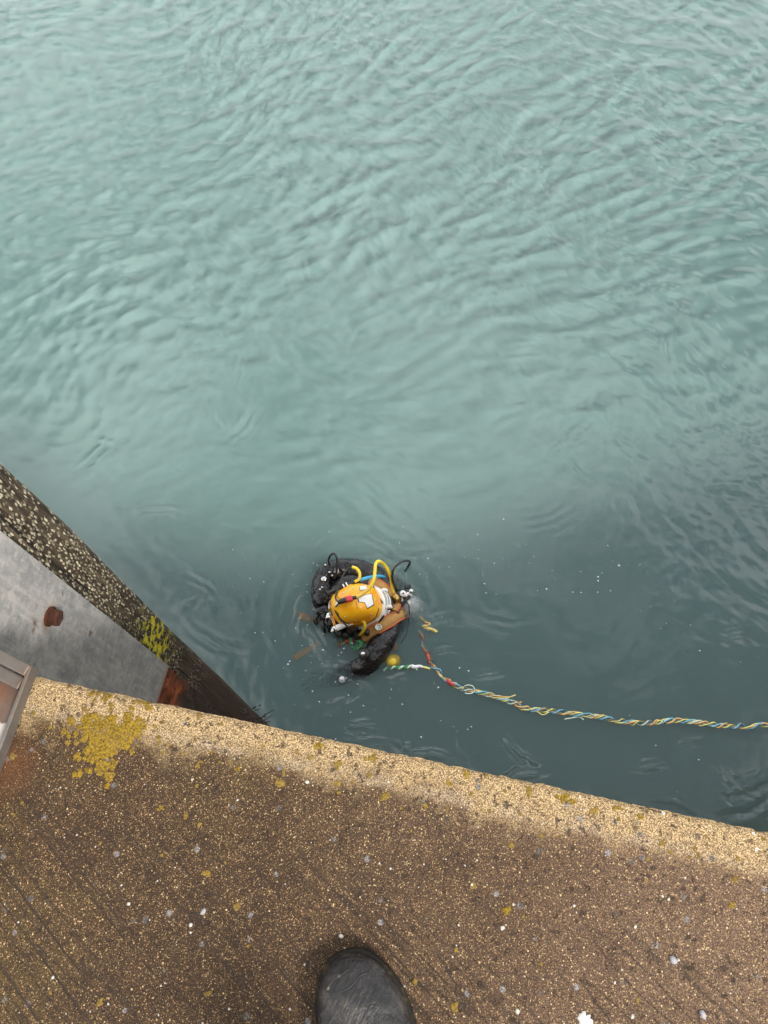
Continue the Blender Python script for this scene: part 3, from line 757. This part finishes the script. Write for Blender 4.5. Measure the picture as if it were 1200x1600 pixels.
def skin_body(name, verts, edges, mat, parent, sub=2, wrinkle=.0, root_i=0):
    me = bpy.data.meshes.new(name); me.from_pydata([tuple(v[0]) for v in verts], edges, []); me.update()
    o = bpy.data.objects.new(name, me); COL.objects.link(o)
    o.modifiers.new('skin', 'SKIN'); m2 = o.modifiers.new('sub', 'SUBSURF'); m2.levels = sub; m2.render_levels = sub
    for i, v in enumerate(verts):
        sv = me.skin_vertices[0].data[i]; sv.radius = v[1] if isinstance(v[1], tuple) else (v[1], v[1]); sv.use_root = (i == root_i)
    dg = bpy.context.evaluated_depsgraph_get(); dg.update()
    nm = bpy.data.meshes.new_from_object(o.evaluated_get(dg))
    bpy.data.objects.remove(o, do_unlink=True); bpy.data.meshes.remove(me)
    if wrinkle:
        no = [v.normal.copy() for v in nm.vertices]
        for v, n in zip(nm.vertices, no):
            q = v.co
            a = mnoise.noise(Vector((q.x * 9, q.y * 9, q.z * 9))); b = 1 - abs(mnoise.noise(Vector((q.x * 34, q.y * 24, q.z * 30 + 4)))) * 3
            c = 1 - abs(mnoise.noise(Vector((q.x * 15 + 3, q.y * 11, q.z * 15)))) * 2.2
            v.co = q + n * wrinkle * (a * .9 + b * .45 + c * .8)
    nm.name = name; nm.materials.clear()
    return link(name, nm, mat, parent)

def build_diver():
    root = empty('person', D(790, 540, -.6))
    tag(root, 'diver in black drysuit and tan harness, upright in the water with arms forward', 'person')
    V = [(D(850, 545, -.62), (.15, .12)), (D(790, 520, -.36), (.14, .12)), (D(715, 490, -.13), (.165, .13)), (D(640, 490, -.01), .075), (D(560, 500, .08), .085),
         (D(672, 625, -.045), .088), (D(555, 868, .012), .068), (D(370, 950, -.13), .05), (D(255, 975, -.22), .038),
         (D(572, 325, -.03), .088), (D(400, 270, -.012), .075), (D(262, 300, .005), .070), (D(238, 450, .015), .062), (D(258, 535, .02), .045),
         (D(870, 640, -.72), .095), (D(850, 680, -1.1), .075), (D(930, 700, -1.5), .055), (D(880, 690, -1.58), .045),
         (D(880, 460, -.72), .095), (D(870, 440, -1.1), .075), (D(950, 450, -1.5), .055), (D(900, 440, -1.58), .045), (D(625, 735, .01), .082)]
    E = [(0, 1), (1, 2), (2, 3), (3, 4), (2, 5), (5, 22), (22, 6), (6, 7), (7, 8), (2, 9), (9, 10), (10, 11), (11, 12), (12, 13), (0, 14), (14, 15), (15, 16), (16, 17), (0, 18), (18, 19), (19, 20), (20, 21)]
    skin_body('drysuit', V, E, RUB, root, 3, .0075)
    skin_body('vest', [(D(600, 430, -.07), .10), (D(500, 400, -.04), .105), (D(400, 385, -.02), .095), (D(330, 430, -.01), .075), (D(330, 540, -.01), .07), (D(400, 640, -.03), .08), (D(500, 640, -.05), .09)], [(i, i + 1) for i in range(6)], RUB, root, 3, .006)
    # gloves, five fingers each
    def glove(w, k, spread, nrm):
        w, k = Vector(w), Vector(k); f = (k - w).normalized(); sdv = f.cross(nrm).normalized(); L = (k - w).length
        vv = [(w - f * .03, .036), (w + f * .01, (.040, .026)), (k - f * .01, (.044, .020))]; ee = [(0, 1), (1, 2)]
        for i, (off, ln) in enumerate(((-.033, .062), (-.011, .074), (.011, .078), (.033, .070))):
            a = k + sdv * off; n = len(vv); dr = (f + sdv * off * 5).normalized()
            vv += [(a, .0125), (a + dr * ln * .5 + nrm * .006, .0115), (a + dr * ln * .85 - nrm * .014, .0105), (a + dr * ln - nrm * .030, .009)]
            ee += [(2, n), (n, n + 1), (n + 1, n + 2), (n + 2, n + 3)]
        n = len(vv); a = w + f * .02 + sdv * spread * .042
        vv += [(a, .014), (a + (f * .6 + sdv * spread).normalized() * .035, .0125), (a + (f * .9 + sdv * spread * .5).normalized() * .06 - nrm * .01, .011)]
        ee += [(1, n), (n, n + 1), (n + 1, n + 2)]
        skin_body('glove', vv, ee, RUB, root, 2, .001)
    zu = Vector((0, 0, 1))
    glove(D(258, 530, .035), D(285, 590, .038), 1, zu)
    glove(D(262, 973, -.22), D(195, 995, -.24), 1, zu)
    # harness: two broad shoulder straps with orange piping, joined behind the neck
    def strap(pts, w, nm='harness_strap'):
        c = [D(*q) for q in pts]; c, _ = catmull(c, 8); m = MB(); e1 = []; e2 = []; Vv = []; F = []
        for i, q in enumerate(c):
            tn = (c[min(i + 1, len(c) - 1)] - c[max(i - 1, 0)]).normalized(); sdv = tn.cross(Vector((0.15, -.1, 1))).normalized(); n = sdv.cross(tn)
            if n.z < 0: n = -n
            ww = w * (1 + .10 * mnoise.noise(q * 14)); a, b = q - sdv * ww, q + sdv * ww; e1.append(a + n * .003); e2.append(b + n * .003)
            bow = n * .006
            Vv += [a, a + n * .006, q + n * .006 + bow, b + n * .006, b, q]
        k = 6
        for i in range(len(c) - 1):
            for j in range(k): F.append((i * k + j, i * k + (j + 1) % k, (i + 1) * k + (j + 1) % k, (i + 1) * k + j))
        F += [tuple(range(k)), tuple((len(c) - 1) * k + j for j in range(k))]
        o = m.add(Vv, F).build(nm, WEB, root)
        for e in (e1, e2): MB().tube(e, .0055, 6, False).build('piping', ORG, o)
        return o
    strap([(515, 715, .005), (560, 672, .050), (625, 630, .078), (690, 590, .062), (740, 560, .015), (790, 545, -.06)], .034)
    strap([(530, 330, .005), (580, 355, .055), (630, 390, .075), (680, 440, .045), (740, 500, -.01)], .030)
    strap([(735, 470, .004), (700, 540, .045), (640, 575, .050)], .020)
    o = MB()
    o.lathe([(.016, -.003), (.020, -.003), (.020, .003), (.016, .003), (.016, -.003)], D(605, 640, .098), (0.2, .1, 1), 20)
    o.build('ring', STL, root)
    # round dump valve on the sleeve, wrist discs
    def disc(q, r, ax, nm, m1, m2):
        d_ = MB().lathe([(r * 1.1, -.012), (r * 1.1, .006), (r, .012), (r * .4, .014)], q, ax, 20).build(nm, m1, root)
        MB().lathe([(r * .42, .012), (r * .42, .020), (r * .2, .022)], q, ax, 14).build('cap', m2, d_)
    disc(D(515, 808, .070), .034, (-.45, -.1, 1), 'dump_valve', BLK, STL)
    disc(D(378, 968, -.012), .018, (0, -.1, 1), 'wrist_dial', WHT, STL)
    disc(D(265, 342, .072), .017, (-.2, .1, 1), 'inflator_valve', STL, STL)
    for (x, y, z) in ((275, 255, .070), (300, 300, .07), (240, 405, .07), (318, 320, .06), (225, 425, .06), (255, 395, .07)):
        q = D(x, y, z); MB().lathe([(.006, 0), (.008, .003), (.006, .010), (.003, .012)], q, (random.uniform(-.5, .5), random.uniform(-.5, .5), 1), 10).build('sleeve_glint', STL, root)  # small steel bits standing in for wet glints on the sleeve
build_diver()

def build_helmet():
    f0 = D(330, 545, 0) - D(620, 470, 0); f0.z = 0; f0.normalize()
    C = D(468, 505, .125); pitch = R(33)
    z_ = Vector((0, 0, 1)); U = (z_ * math.cos(pitch) + f0 * math.sin(pitch)).normalized(); Fv = (f0 * math.cos(pitch) - z_ * math.sin(pitch)).normalized(); Sv = U.cross(Fv)
    L = lambda x, y, z: C + Fv * x + Sv * y + U * z
    root = empty('diving_helmet', L(0, 0, -.15))
    tag(root, 'yellow diving helmet with white patches, hoses and steel neck ring on the diver', 'helmet')
    # shell: egg with a flattened brow, ridge along the crown
    V = []; F = []; nu, nv = 48, 30
    for j in range(nv + 1):
        ph = math.pi * j / nv
        for i in range(nu):
            th = 2 * math.pi * i / nu; q = 2.8
            x, y, z = math.sin(ph) * math.cos(th), math.sin(ph) * math.sin(th), math.cos(ph)
            n = (abs(x) ** q + abs(y) ** q + abs(z) ** q) ** (-1 / q); x, y, z = x * n, y * n, z * n
            X, Y, Z = x * .138, y * .116, z * .148
            X *= 1 - .06 * max(0, z); Y *= 1 - .10 * max(0, x) ** 2
            if abs(y) < .30 and z > 0: Z += .006 * math.cos(y / .30 * math.pi / 2) ** 2
            if x > .50: X *= 1.0; Y *= 1.045; Z *= 1.03
            if x < -.62: Y *= 1.03
            V.append(L(X, Y, max(Z, -.112)))
    for j in range(nv):
        for i in range(nu): F.append((j * nu + i, j * nu + (i + 1) % nu, (j + 1) * nu + (i + 1) % nu, (j + 1) * nu + i))
    shell = MB().add(V, F).build('shell', m_shell(), root)
    bv = bvh_of([shell])
    HX = lambda cx, cy, lift=0.0: hit(bv, 440 + cx / 4, 820 + cy / 4, lift)
    # neck ring, its black gasket, the yoke and neck dam
    MB().lathe([(.114, -.082), (.131, -.082), (.136, -.088), (.136, -.124), (.130, -.130), (.112, -.130)], C, U, 48, 1.10, Fv).build('neck_ring', WHT, root)
    MB().lathe([(.110, -.134), (.136, -.134), (.143, -.142), (.143, -.152), (.134, -.160), (.108, -.160)], C, U, 48, 1.10, Fv).build('clamp_ring', STL, root)
    MB().lathe([(.128, -.162), (.140, -.170), (.136, -.190), (.112, -.225), (.095, -.25)], C, U, 40, 1.08, Fv).build('neck_dam', BLK, root)
    MB().tube([L(-.118, .100, -.088), L(-.05, .128, -.092), L(.04, .126, -.094), L(.10, .09, -.094)], .006, 8).build('gasket', BLK, root)
    # rear clamp: two rods with end blocks
    for s_ in (-1, 1):
        MB().tube([L(-.150, .055, -.112 - s_ * .012), L(-.163, 0, -.112 - s_ * .012), L(-.152, -.052, -.112 - s_ * .012)], .0048, 10).build('clamp_rod', STL, root)
        MB().box(L(-.150, s_ * .054, -.115), Fv, Sv, U, .012, .010, .022, .003).build('clamp_block', WHT, root, False)
    # face port and regulator in front
    fp = MB().box(L(.140, 0, -.015), Fv, Sv, U, .014, .085, .062, .012).build('face_port', BLK, root)
    MB().box(L(.1555, 0, -.012), Fv, Sv, U, .002, .066, .046, .0015).build('glass', simple('port_glass', (.02, .03, .03), .06, nscale=10, bump=0), fp)
    for k in range(10):
        a = 2 * math.pi * k / 10 + .3
        MB().lathe([(.006, 0), (.006, .004), (.003, .005)], L(.154, .077 * math.cos(a), -.012 + .055 * math.sin(a)), Fv, 8).build('screw', STL, fp)
    MB().lathe([(.02, -.02), (.046, -.012), (.050, .004), (.044, .016), (.018, .022)], L(.158, -.008, -.092), Fv, 24).build('regulator', BLK, root)
    MB().tube([L(.140, -.088, .050), L(.156, -.045, .058), L(.156, .045, .058), L(.140, .088, .050)], .0055, 8).build('port_bail', WHT, root)
    for (x, y) in ((352, 492), (322, 505), (330, 450), (300, 578), (306, 440)):
        q = D(x, y, .155); MB().lathe([(.010, -.008), (.012, 0), (.009, .010), (.004, .012)], q, (random.uniform(-.6, .1), .2, 1), 10).build('fitting', random.choice((STL, WHT)), root)
    # patches hugging the shell
    def patch(poly, mat, lift, nm, sub=7):
        c = (sum(p[0] for p in poly) / len(poly), sum(p[1] for p in poly) / len(poly)); m = MB(); n = len(poly)
        for i in range(n):
            a, b = poly[i], poly[(i + 1) % n]; g = {}; V = []; F = []; ok = True
            for r in range(sub + 1):
                for k in range(r + 1):
                    t = r / sub; e = (k / r) if r else 0
                    x = c[0] + t * ((a[0] + (b[0] - a[0]) * e) - c[0]); y = c[1] + t * ((a[1] + (b[1] - a[1]) * e) - c[1])
                    h = HX(x, y, lift)
                    if h is None: ok = False; h = D(x, y, .1)
                    g[r, k] = len(V); V.append(h)
            for r in range(sub):
                for k in range(r + 1):
                    F.append((g[r, k], g[r + 1, k], g[r + 1, k + 1]))
                    if k < r: F.append((g[r, k], g[r + 1, k + 1], g[r, k + 1]))
            if ok: m.add(V, F)
        if m.v: return m.build(nm, mat, root)
    for nm, poly in (('white_patch', [(478, 455), (525, 440), (560, 432), (573, 498), (535, 520), (520, 486), (484, 480)]), ('white_patch', [(487, 386), (528, 380), (532, 400), (492, 412)])):
        c = (sum(p[0] for p in poly) / len(poly), sum(p[1] for p in poly) / len(poly))
        patch([(c[0] + (x - c[0]) * 1.13, c[1] + (y - c[1]) * 1.13 + 1) for x, y in poly], BLK, .0012, 'patch_edge'); patch(poly, WHT, .0026, nm)
    patch([(345, 480), (372, 488), (352, 512), (335, 508)], WHT, .0022, 'white_patch')
    for line in ([(415, 402), (430, 440), (437, 450)], [(465, 478), (470, 505), (478, 528)]):
        MB().tube([HX(x, y, .0008) for x, y in line], .0011, 5).build('seam', BLK, root)
    for line in ([(352, 545), (362, 575), (385, 600), (420, 618), (470, 632), (520, 630), (565, 600), (595, 560), (606, 520)], [(346, 505), (352, 545)]):
        pts = [HX(x, y, .001) for x, y in line]; pts = [q for q in pts if q is not None]
        if len(pts) > 2: MB().tube(pts, .0030, 6).build('rim_line', BLK, root)
    for (x, y) in ((385, 425), (450, 398), (398, 575), (470, 600), (560, 560), (590, 470)):
        q = HX(x, y, 0.0)
        if q is not None: MB().lathe([(.0045, -.002), (.0045, .002), (.002, .0035)], q, (q - C), 8).build('rivet', STL, root)
    # cable connector on the crown: black boot, red body, black collar
    zq = HX(420, 465, 0)
    zc = zq.z + .014
    a, b = D(345, 483, zc), D(375, 475, zc); c1, c2 = D(402, 468, zc), D(442, 458, zc); e = D(468, 452, zc)
    MB().tube([D(352, 488, zc - .004), D(372, 479, zc), c1], lambda t: .010 + .006 * min(1, t * 2), 12).build('connector_boot', BLK, root)
    MB().box((c1 + c2) / 2, c2 - c1, (c2 - c1).cross(Vector((0, 0, 1))), (0, 0, 1), .0195, .016, .015, .005).build('connector', REDP, root)
    MB().tube([c2, (c2 + e) / 2, e], .011, 12).build('collar', BLK, root)
    def hose(nm, pts, r, mat, sub=8): return MB().tube([D(*q) for q in pts], r, 10, sub=sub).build(nm, mat, root)
    hose('yellow_hose', [(462, 455, zc - .002), (500, 436, zc + .012), (545, 398, zc + .03), (575, 345, zc + .05), (583, 290, zc + .05), (588, 245, zc + .05), (608, 228, zc + .04), (640, 248, .22), (668, 290, .16), (684, 340, .10), (690, 395, .06), (702, 430, .04)], .0100, YEL)
    MB().tube([D(468, 452, zc - .001), D(500, 437, zc + .011), D(545, 400, zc + .029)], .0116, 10).build('hose_sleeve', PYEL, root)
    # side tube (lamp) on the near side of the crown
    tb = [(286, 432, .17), (340, 408, .185), (400, 380, .195), (488, 345, .205)]
    MB().tube([D(*q) for q in tb], .0135, 12).build('lamp_tube', BLK, root)
    for (x, y) in ((388, 385), (408, 376)):
        ax_ = D(408, 376, .195) - D(388, 385, .195)
        MB().lathe([(.0150, -.004), (.0172, -.003), (.0172, .003), (.0150, .004)], D(x, y, .195), ax_, 14).build('collar_ring', WHT, root)
    hose('yellow_hose', [(458, 356, .207), (484, 340, .215), (488, 305, .225), (470, 275, .225), (443, 264, .215)], .0098, YEL)
    hose('yellow_cable', [(470, 352, .200), (430, 376, .205), (385, 402, .205), (340, 425, .195)], .0052, YEL)
    hose('black_cable', [(445, 265, .215), (415, 275, .20), (388, 310, .20), (370, 355, .215), (350, 410, .22), (338, 445, .235), (342, 470, zc - .004), (360, 486, zc)], .0052, BLK)
    hose('blue_hose', [(486, 346, .20), (530, 333, .17), (590, 322, .10), (630, 324, .035), (665, 342, -.03), (690, 375, -.10)], .0105, BLU)
    hose('black_hose', [(300, 250, .07), (292, 225, .12), (305, 192, .17), (326, 180, .19), (343, 200, .18), (348, 245, .15), (343, 295, .11), (330, 340, .08)], .0062, BLK)
    hose('black_hose', [(725, 410, .03), (700, 370, .10), (690, 320, .15), (704, 272, .18), (738, 238, .17), (775, 225, .12), (802, 230, .05), (790, 262, -.01), (770, 290, -.05)], .0068, BLK)
    hose('black_cable', [(360, 490, zc), (338, 515, .215), (340, 545, .21), (372, 595, .20), (415, 640, .17), (450, 675, .10), (475, 700, .02)], .0050, BLK)
    hose('black_cable', [(760, 455, .03), (788, 490, .02), (798, 530, .008), (796, 575, -.01), (780, 680, -.06), (745, 740, -.10)], .0034, BLK)
    # white lamp with black tail and short yellow hose at the lower side
    wl_ = MB().tube([D(333, 650, .135), D(385, 628, .14), D(442, 606, .15)], .0185, 14).build('lamp', WHT, root)
    MB().lathe([(.014, -.01), (.021, -.008), (.021, .004), (.016, .006)], D(333, 650, .135), D(333, 650, .135) - D(385, 628, .14), 16).build('lens_ring', STL, wl_)
    MB().tube([D(440, 607, .15), D(470, 602, .155), D(502, 599, .16)], lambda t: .013 - .004 * t, 12).build('lamp_tail', BLK, root)
    hose('yellow_hose', [(498, 600, .16), (516, 612, .16), (520, 640, .14), (508, 668, .10), (488, 688, .05)], .0092, YEL)
    MB().box(D(325, 600, .13), D(318, 570, .13) - D(332, 640, .13), f0, (0, 0, 1), .030, .008, .014, .003).build('side_block', simple('orange_plate', (.80, .30, .01), .4), root, False)
    MB().lathe([(.012, -.02), (.020, -.016), (.022, .010), (.014, .018)], D(535, 672, .045), (0.3, -.4, .9), 16).build('knob', BLK, root)
    for (x, y, z) in ((470, 695, .02), (400, 690, .03), (360, 680, .04), (430, 660, .06)):
        MB().lathe([(.018, -.02), (.026, -.01), (.024, .012), (.010, .018)], D(x, y, z), (random.uniform(-.5, .5), -.4, 1), 14).build('valve_body', BLK, root)
    # side hardware hanging by the face: dark fittings and bright clips
    for (x, y, z) in ((292, 430, .17), (285, 480, .10), (278, 540, .09), (290, 575, .09), (310, 520, .14), (300, 620, .08), (322, 660, .07)):
        MB().box(D(x, y, z), (random.uniform(-1, 1), 1, .2), (1, .3, random.uniform(-.5, .5)), (0, .3, 1), .018, .011, .016, .004).build('clip', random.choice((BLK, BLK, STL)), root, False)
build_helmet()

def build_bailout():
    root = empty('bailout_cylinder', D(820, 520, -.3))
    tag(root, 'white bailout gas cylinder with brass regulator, mostly under water at the back of the diver', 'cylinder')
    top, bot = D(786, 488, -.012), D(900, 570, -.42); ax = (top - bot).normalized(); Ln = (top - bot).length
    MB().lathe([(.03, 0), (.062, .008), (.068, .03), (.068, Ln - .06), (.055, Ln - .022), (.028, Ln - .004), (.018, Ln + .012)], bot, ax, 28).build('tank', simple('white_tank', (.74, .76, .74), .4, nscale=40), root)
    v = MB(); v.lathe([(.016, 0), (.018, .01), (.018, .03), (.012, .036)], D(770, 455, .005), (0.1, .3, 1), 16); v.box(D(762, 470, .005), (1, .4, 0), (-.4, 1, 0), (0, 0, 1), .03, .014, .014, .004)
    v.build('valve', STL, root, False)
    k = MB().lathe([(.004, -.012), (.018, -.010), (.020, .004), (.017, .012), (.006, .013)], D(757, 430, .045), (.2, -.25, 1), 18).build('hand_wheel', WHT, root)
    MB().lathe([(.005, .012), (.006, .018), (.002, .019)], D(757, 430, .045), (.2, -.25, 1), 10).build('hub', BLK, k)
    a, b = D(697, 440, .05), D(735, 478, .02)
    MB().lathe([(.012, -.004), (.021, 0), (.021, .016), (.0235, .018), (.0235, .042), (.021, .044), (.021, (b - a).length), (.012, (b - a).length + .006)], a, b - a, 20).build('first_stage', BRS, root)
    MB().lathe([(.010, 0), (.014, .004), (.014, .03), (.007, .034)], D(795, 425, .02), (.5, .2, .4), 12).build('port', STL, root)
    MB().box(D(790, 388, .0), (1, .2, 0), (-.2, 1, 0), (0, 0, 1), .02, .011, .012, .004).build('gauge_clip', BLK, root, False)
    MB().tube([D(735, 470, .02), D(752, 492, .015), D(775, 470, .02), D(800, 450, .015)], .010, 10).build('yoke', BLK, root)
    MB().tube([D(770, 440, .03), D(790, 430, .03), D(808, 440, .01)], .009, 10).build('arm', WHT, root)
build_bailout()

# ------------------------------------------------------------------ hoses and lines in the water
def m_strand(name, col): return simple(name, col, .5, var=.35, nscale=45, bump=.1, dirt=(.13, .115, .085), dirt_amt=.75)
SC = {'blue': m_strand('umbilical_blue', (.16, .42, .58)), 'yellow': m_strand('umbilical_yellow', (.78, .70, .24)), 'orange': m_strand('umbilical_orange', (.76, .45, .18)), 'pale': m_strand('umbilical_pale', (.62, .74, .64))}
def build_umbilical():
    root = empty('dive_umbilical', P(940, 1121, 0))
    tag(root, 'twisted umbilical of blue, yellow and orange hoses floating towards the diver', 'hose')
    px = [(676, 1041), (690, 1054), (703, 1066), (720, 1075), (742, 1080), (765, 1086), (790, 1094), (820, 1106), (850, 1110), (880, 1113), (910, 1117), (940, 1121), (970, 1127), (1000, 1130), (1030, 1128), (1060, 1126), (1090, 1129), (1120, 1133), (1150, 1135), (1180, 1134), (1210, 1133), (1280, 1138), (1380, 1150)]
    c = [P(u, v, -.0015 + .0035 * math.sin(i * 1.3)) for i, (u, v) in enumerate(px)]; c, _ = catmull(c, 14)
    n = len(c); ln = [0.0]
    for i in range(1, n): ln.append(ln[-1] + (c[i] - c[i - 1]).length)
    for si, (nm, col, r) in enumerate((('blue_hose', 'blue', .0060), ('yellow_hose', 'yellow', .0042), ('orange_hose', 'orange', .0052), ('pale_hose', 'pale', .0040), ('yellow_line', 'yellow', .0032))):
        pts = []
        for i in range(n):
            tn = (c[min(i + 1, n - 1)] - c[max(i - 1, 0)]).normalized(); sdv = tn.cross(Vector((0, 0, 1))).normalized(); u_ = sdv.cross(tn)
            a = 2 * math.pi * (ln[i] / .150 + si / 5) + 1.3 * math.sin(ln[i] * 7 + si * 1.1) + .8 * math.sin(ln[i] * 17 + si)
            rad = .0108 * (.75 + .55 * (mnoise.noise(Vector((ln[i] * 6, si * 3.3, 0))) + .5))
            jit = Vector((mnoise.noise(Vector((ln[i] * 38, si * 5, 1))), mnoise.noise(Vector((ln[i] * 38, si * 5, 4))), .6 * mnoise.noise(Vector((ln[i] * 22, si * 2, 7))))) * .0055 * min(1, ln[i] / .15)
            open_ = min(1, ln[i] / .12)
            pts.append(c[i] + (sdv * math.cos(a) + u_ * math.sin(a) * .55) * rad * (1.0 if open_ < 1 else 1.0 + .5 * max(0, mnoise.noise(Vector((ln[i] * 3, 9, si))))) + jit)
        MB().tube(pts, r, 8, False).build(nm, SC[col], root)
    # red tape, loose turns and ends
    m = MB().tube([P(698, 1062, .004), P(703, 1067, .006), P(709, 1071, .006)], .0125, 12, sub=4).build('red_tape', simple('red_tape', (.55, .055, .05), .5), root)
    for (a, col) in (([(722, 1077), (728, 1071), (738, 1072), (742, 1079), (735, 1084), (726, 1083)], 'pale'), ([(765, 1086), (780, 1088), (795, 1089), (805, 1087)], 'orange'), ([(770, 1090), (790, 1091), (800, 1088), (806, 1086)], 'yellow'), ([(882, 1124), (893, 1122), (905, 1121), (912, 1125)], 'pale'), ([(840, 1112), (848, 1117), (858, 1113)], 'yellow'), ([(803, 1095), (812, 1098), (815, 1096)], 'orange')):
        MB().tube([P(u, v, .008) for u, v in a], .0038, 7).build('loose_turn', SC[col], root)
build_umbilical()

GRN = simple('green_rope', (.06, .30, .10), .8, nscale=200, bump=.6)
def rope(name, label, pts, r, strands, cat='rope', pitch=.05):
    c = [D(*q) for q in pts]; root = empty(name, c[0]); tag(root, label, cat); c, _ = catmull(c, 14); n = len(c); ln = [0.0]
    for i in range(1, n): ln.append(ln[-1] + (c[i] - c[i - 1]).length)
    for si, m in enumerate(strands):
        q = []
        for i in range(n):
            tn = (c[min(i + 1, n - 1)] - c[max(i - 1, 0)]).normalized(); sdv = tn.orthogonal().normalized(); u_ = sdv.cross(tn)
            a = 2 * math.pi * (ln[i] / pitch + si / len(strands)); q.append(c[i] + (sdv * math.cos(a) + u_ * math.sin(a)) * r * .62)
        MB().tube(q, r * .62, 7, False).build('strand', m, root)
    return root
g = rope('green_rope', 'green rope with a white whipped end floating beside the umbilical', [(640, 905, -.035), (690, 895, -.012), (740, 893, .004), (800, 888, .008), (818, 886, .010)], .010, (GRN, GRN, WHT))
MB().tube([D(812, 884, .010), D(835, 890, .012), D(860, 884, .012), D(882, 890, .010)], lambda t: .014 - .006 * t, 9).build('whipping', WHT, g)
MB().tube([D(838, 890, .012), D(842, 902, .010), D(846, 908, .008)], .005, 7).build('loose_end', WHT, g)
MB().tube([D(872, 886, .010), D(900, 893, .009), D(928, 901, .004)], .007, 8).build('tail', SC['yellow'], g)
rope('yellow_rope', 'frayed yellow rope ends just under the surface behind the cylinder', [(865, 575, -.03), (895, 605, -.008), (925, 620, .002), (908, 632, .004), (880, 632, -.006)], .007, (SC['yellow'], SC['orange']))
rope('yellow_rope', 'yellow rope tail drifting just above the sunken red and blue hose', [(885, 640, -.012), (920, 650, .003), (950, 658, .006), (972, 672, .004)], .0085, (SC['yellow'], SC['yellow'], SC['orange']))
h = rope('sunken_hose', 'sunken red and blue hose hanging between the cylinder and the umbilical', [(862, 660, -.05), (878, 700, -.035), (882, 750, -.035), (900, 800, -.03), (918, 850, -.02), (945, 885, -.006)], .010, (SC['orange'], SC['blue'], m_strand('dull_red', (.5, .12, .06))), 'hose', .09)
MB().tube([D(908, 795, -.018), D(916, 820, -.012), D(926, 850, -.012)], .015, 10).build('red_sleeve', simple('dull_red_tape', (.48, .12, .06), .6), h)
rope('red_rope', 'dark red rope bundle sunk just under the front of the helmet', [(335, 760, -.035), (375, 742, -.02), (420, 725, -.012), (460, 712, -.008), (500, 700, -.006), (520, 708, -.012)], .014, (m_strand('maroon', (.36, .05, .04)), m_strand('maroon2', (.30, .06, .05)), GRN))
rope('green_rope', 'tangled green rope sunk just below the yellow helmet', [(425, 705, -.006), (432, 745, -.012), (455, 775, -.014), (485, 768, -.010), (500, 740, -.008), (470, 725, -.006)], .011, (GRN, GRN, GRN))
def batten(label, a, b, w, z0, z1):
    p, q = D(*a, z0), D(*b, z1); ax = (q - p); L = ax.length; ax.normalize(); sdv = ax.cross(Vector((0, 0, 1))).normalized()
    root = MB().box((p + q) / 2, ax, sdv, sdv.cross(ax), L / 2, w, .005, .003).build('webbing_strap', WEB, None, False)
    tag(root, label, 'strap', 'tan straps sunk in front of the diver')
batten('broad tan strap end sunk near the glove beside the helmet', (105, 565), (240, 605), .024, -.030, -.14)
batten('long tan strap sunk deeper below the ropes in front of the diver', (80, 835), (235, 735), .018, -.055, -.16)
y = MB().lathe([(.004, -.03), (.030, -.022), (.044, .0), (.030, .018), (.006, .024)], D(697, 848, -.022), (.1, .2, 1), 18, 1.15, (1, .2, 0)).build('float', simple('yellow_float', (.80, .56, .03), .5), None)
tag(y, 'small yellow float bobbing awash beneath the raised elbow', 'float')
MB().lathe([(.002, 0), (.040, .01), (.034, .05), (.004, .10)], D(694, 790, -.09), (-.1, .8, .3), 14).build('sling', WEB, y)

# ------------------------------------------------------------------ bubbles and froth
def bubbles():
    m = MB(); rng = random.Random(3)
    spots = []
    for _ in range(46): spots.append((rng.gauss(760, 75), rng.gauss(885, 38), rng.choice((.003, .004, .0045, .006))))
    for _ in range(34): spots.append((rng.gauss(930, 85), rng.gauss(905, 32), rng.choice((.003, .004, .006, .0085))))
    for _ in range(60): spots.append((rng.gauss(545, 60), rng.gauss(1030, 45), rng.choice((.004, .005, .006, .008))))
    for _ in range(40): spots.append((rng.gauss(590, 75), rng.gauss(1095, 30), rng.choice((.003, .004, .006, .008))))
    for _ in range(46): spots.append((rng.gauss(500, 22), rng.gauss(915, 34), rng.choice((.003, .004, .005))))
    for _ in range(34): spots.append((rng.gauss(650, 25), rng.gauss(935, 34), rng.choice((.003, .004, .005))))
    for _ in range(30): spots.append((rng.uniform(360, 480), rng.uniform(820, 1080), rng.choice((.003, .004, .005))))
    for _ in range(22): spots.append((rng.uniform(980, 1200), rng.uniform(880, 1250), rng.choice((.003, .004, .006))))
    spots = [q for q in spots if rng.random() < .68]
    pw = [P(u, v, 0) for (u, v, r) in spots]; zw = wave_height(np.array([[q.x for q in pw]]), np.array([[q.y for q in pw]]))[0]
    for (u, v, r), p, z in zip(spots, pw, zw):
        r *= rng.uniform(.45, .95)
        if EN.dot(p) - E0 < .15: continue
        m.lathe([(r, -.002), (r * .95, r * .35), (r * .6, r * .8), (r * .12, r)], Vector((p.x, p.y, z)), (0, 0, 1), 8)
    t = NT('bubble_film')
    sh = t.bsdf((.58, .62, .62), .15, 0, None, .6)
    tag(m.build('bubbles', sh), 'white froth bubbles scattered on the water around the diver', 'bubbles', kind='stuff')
bubbles()
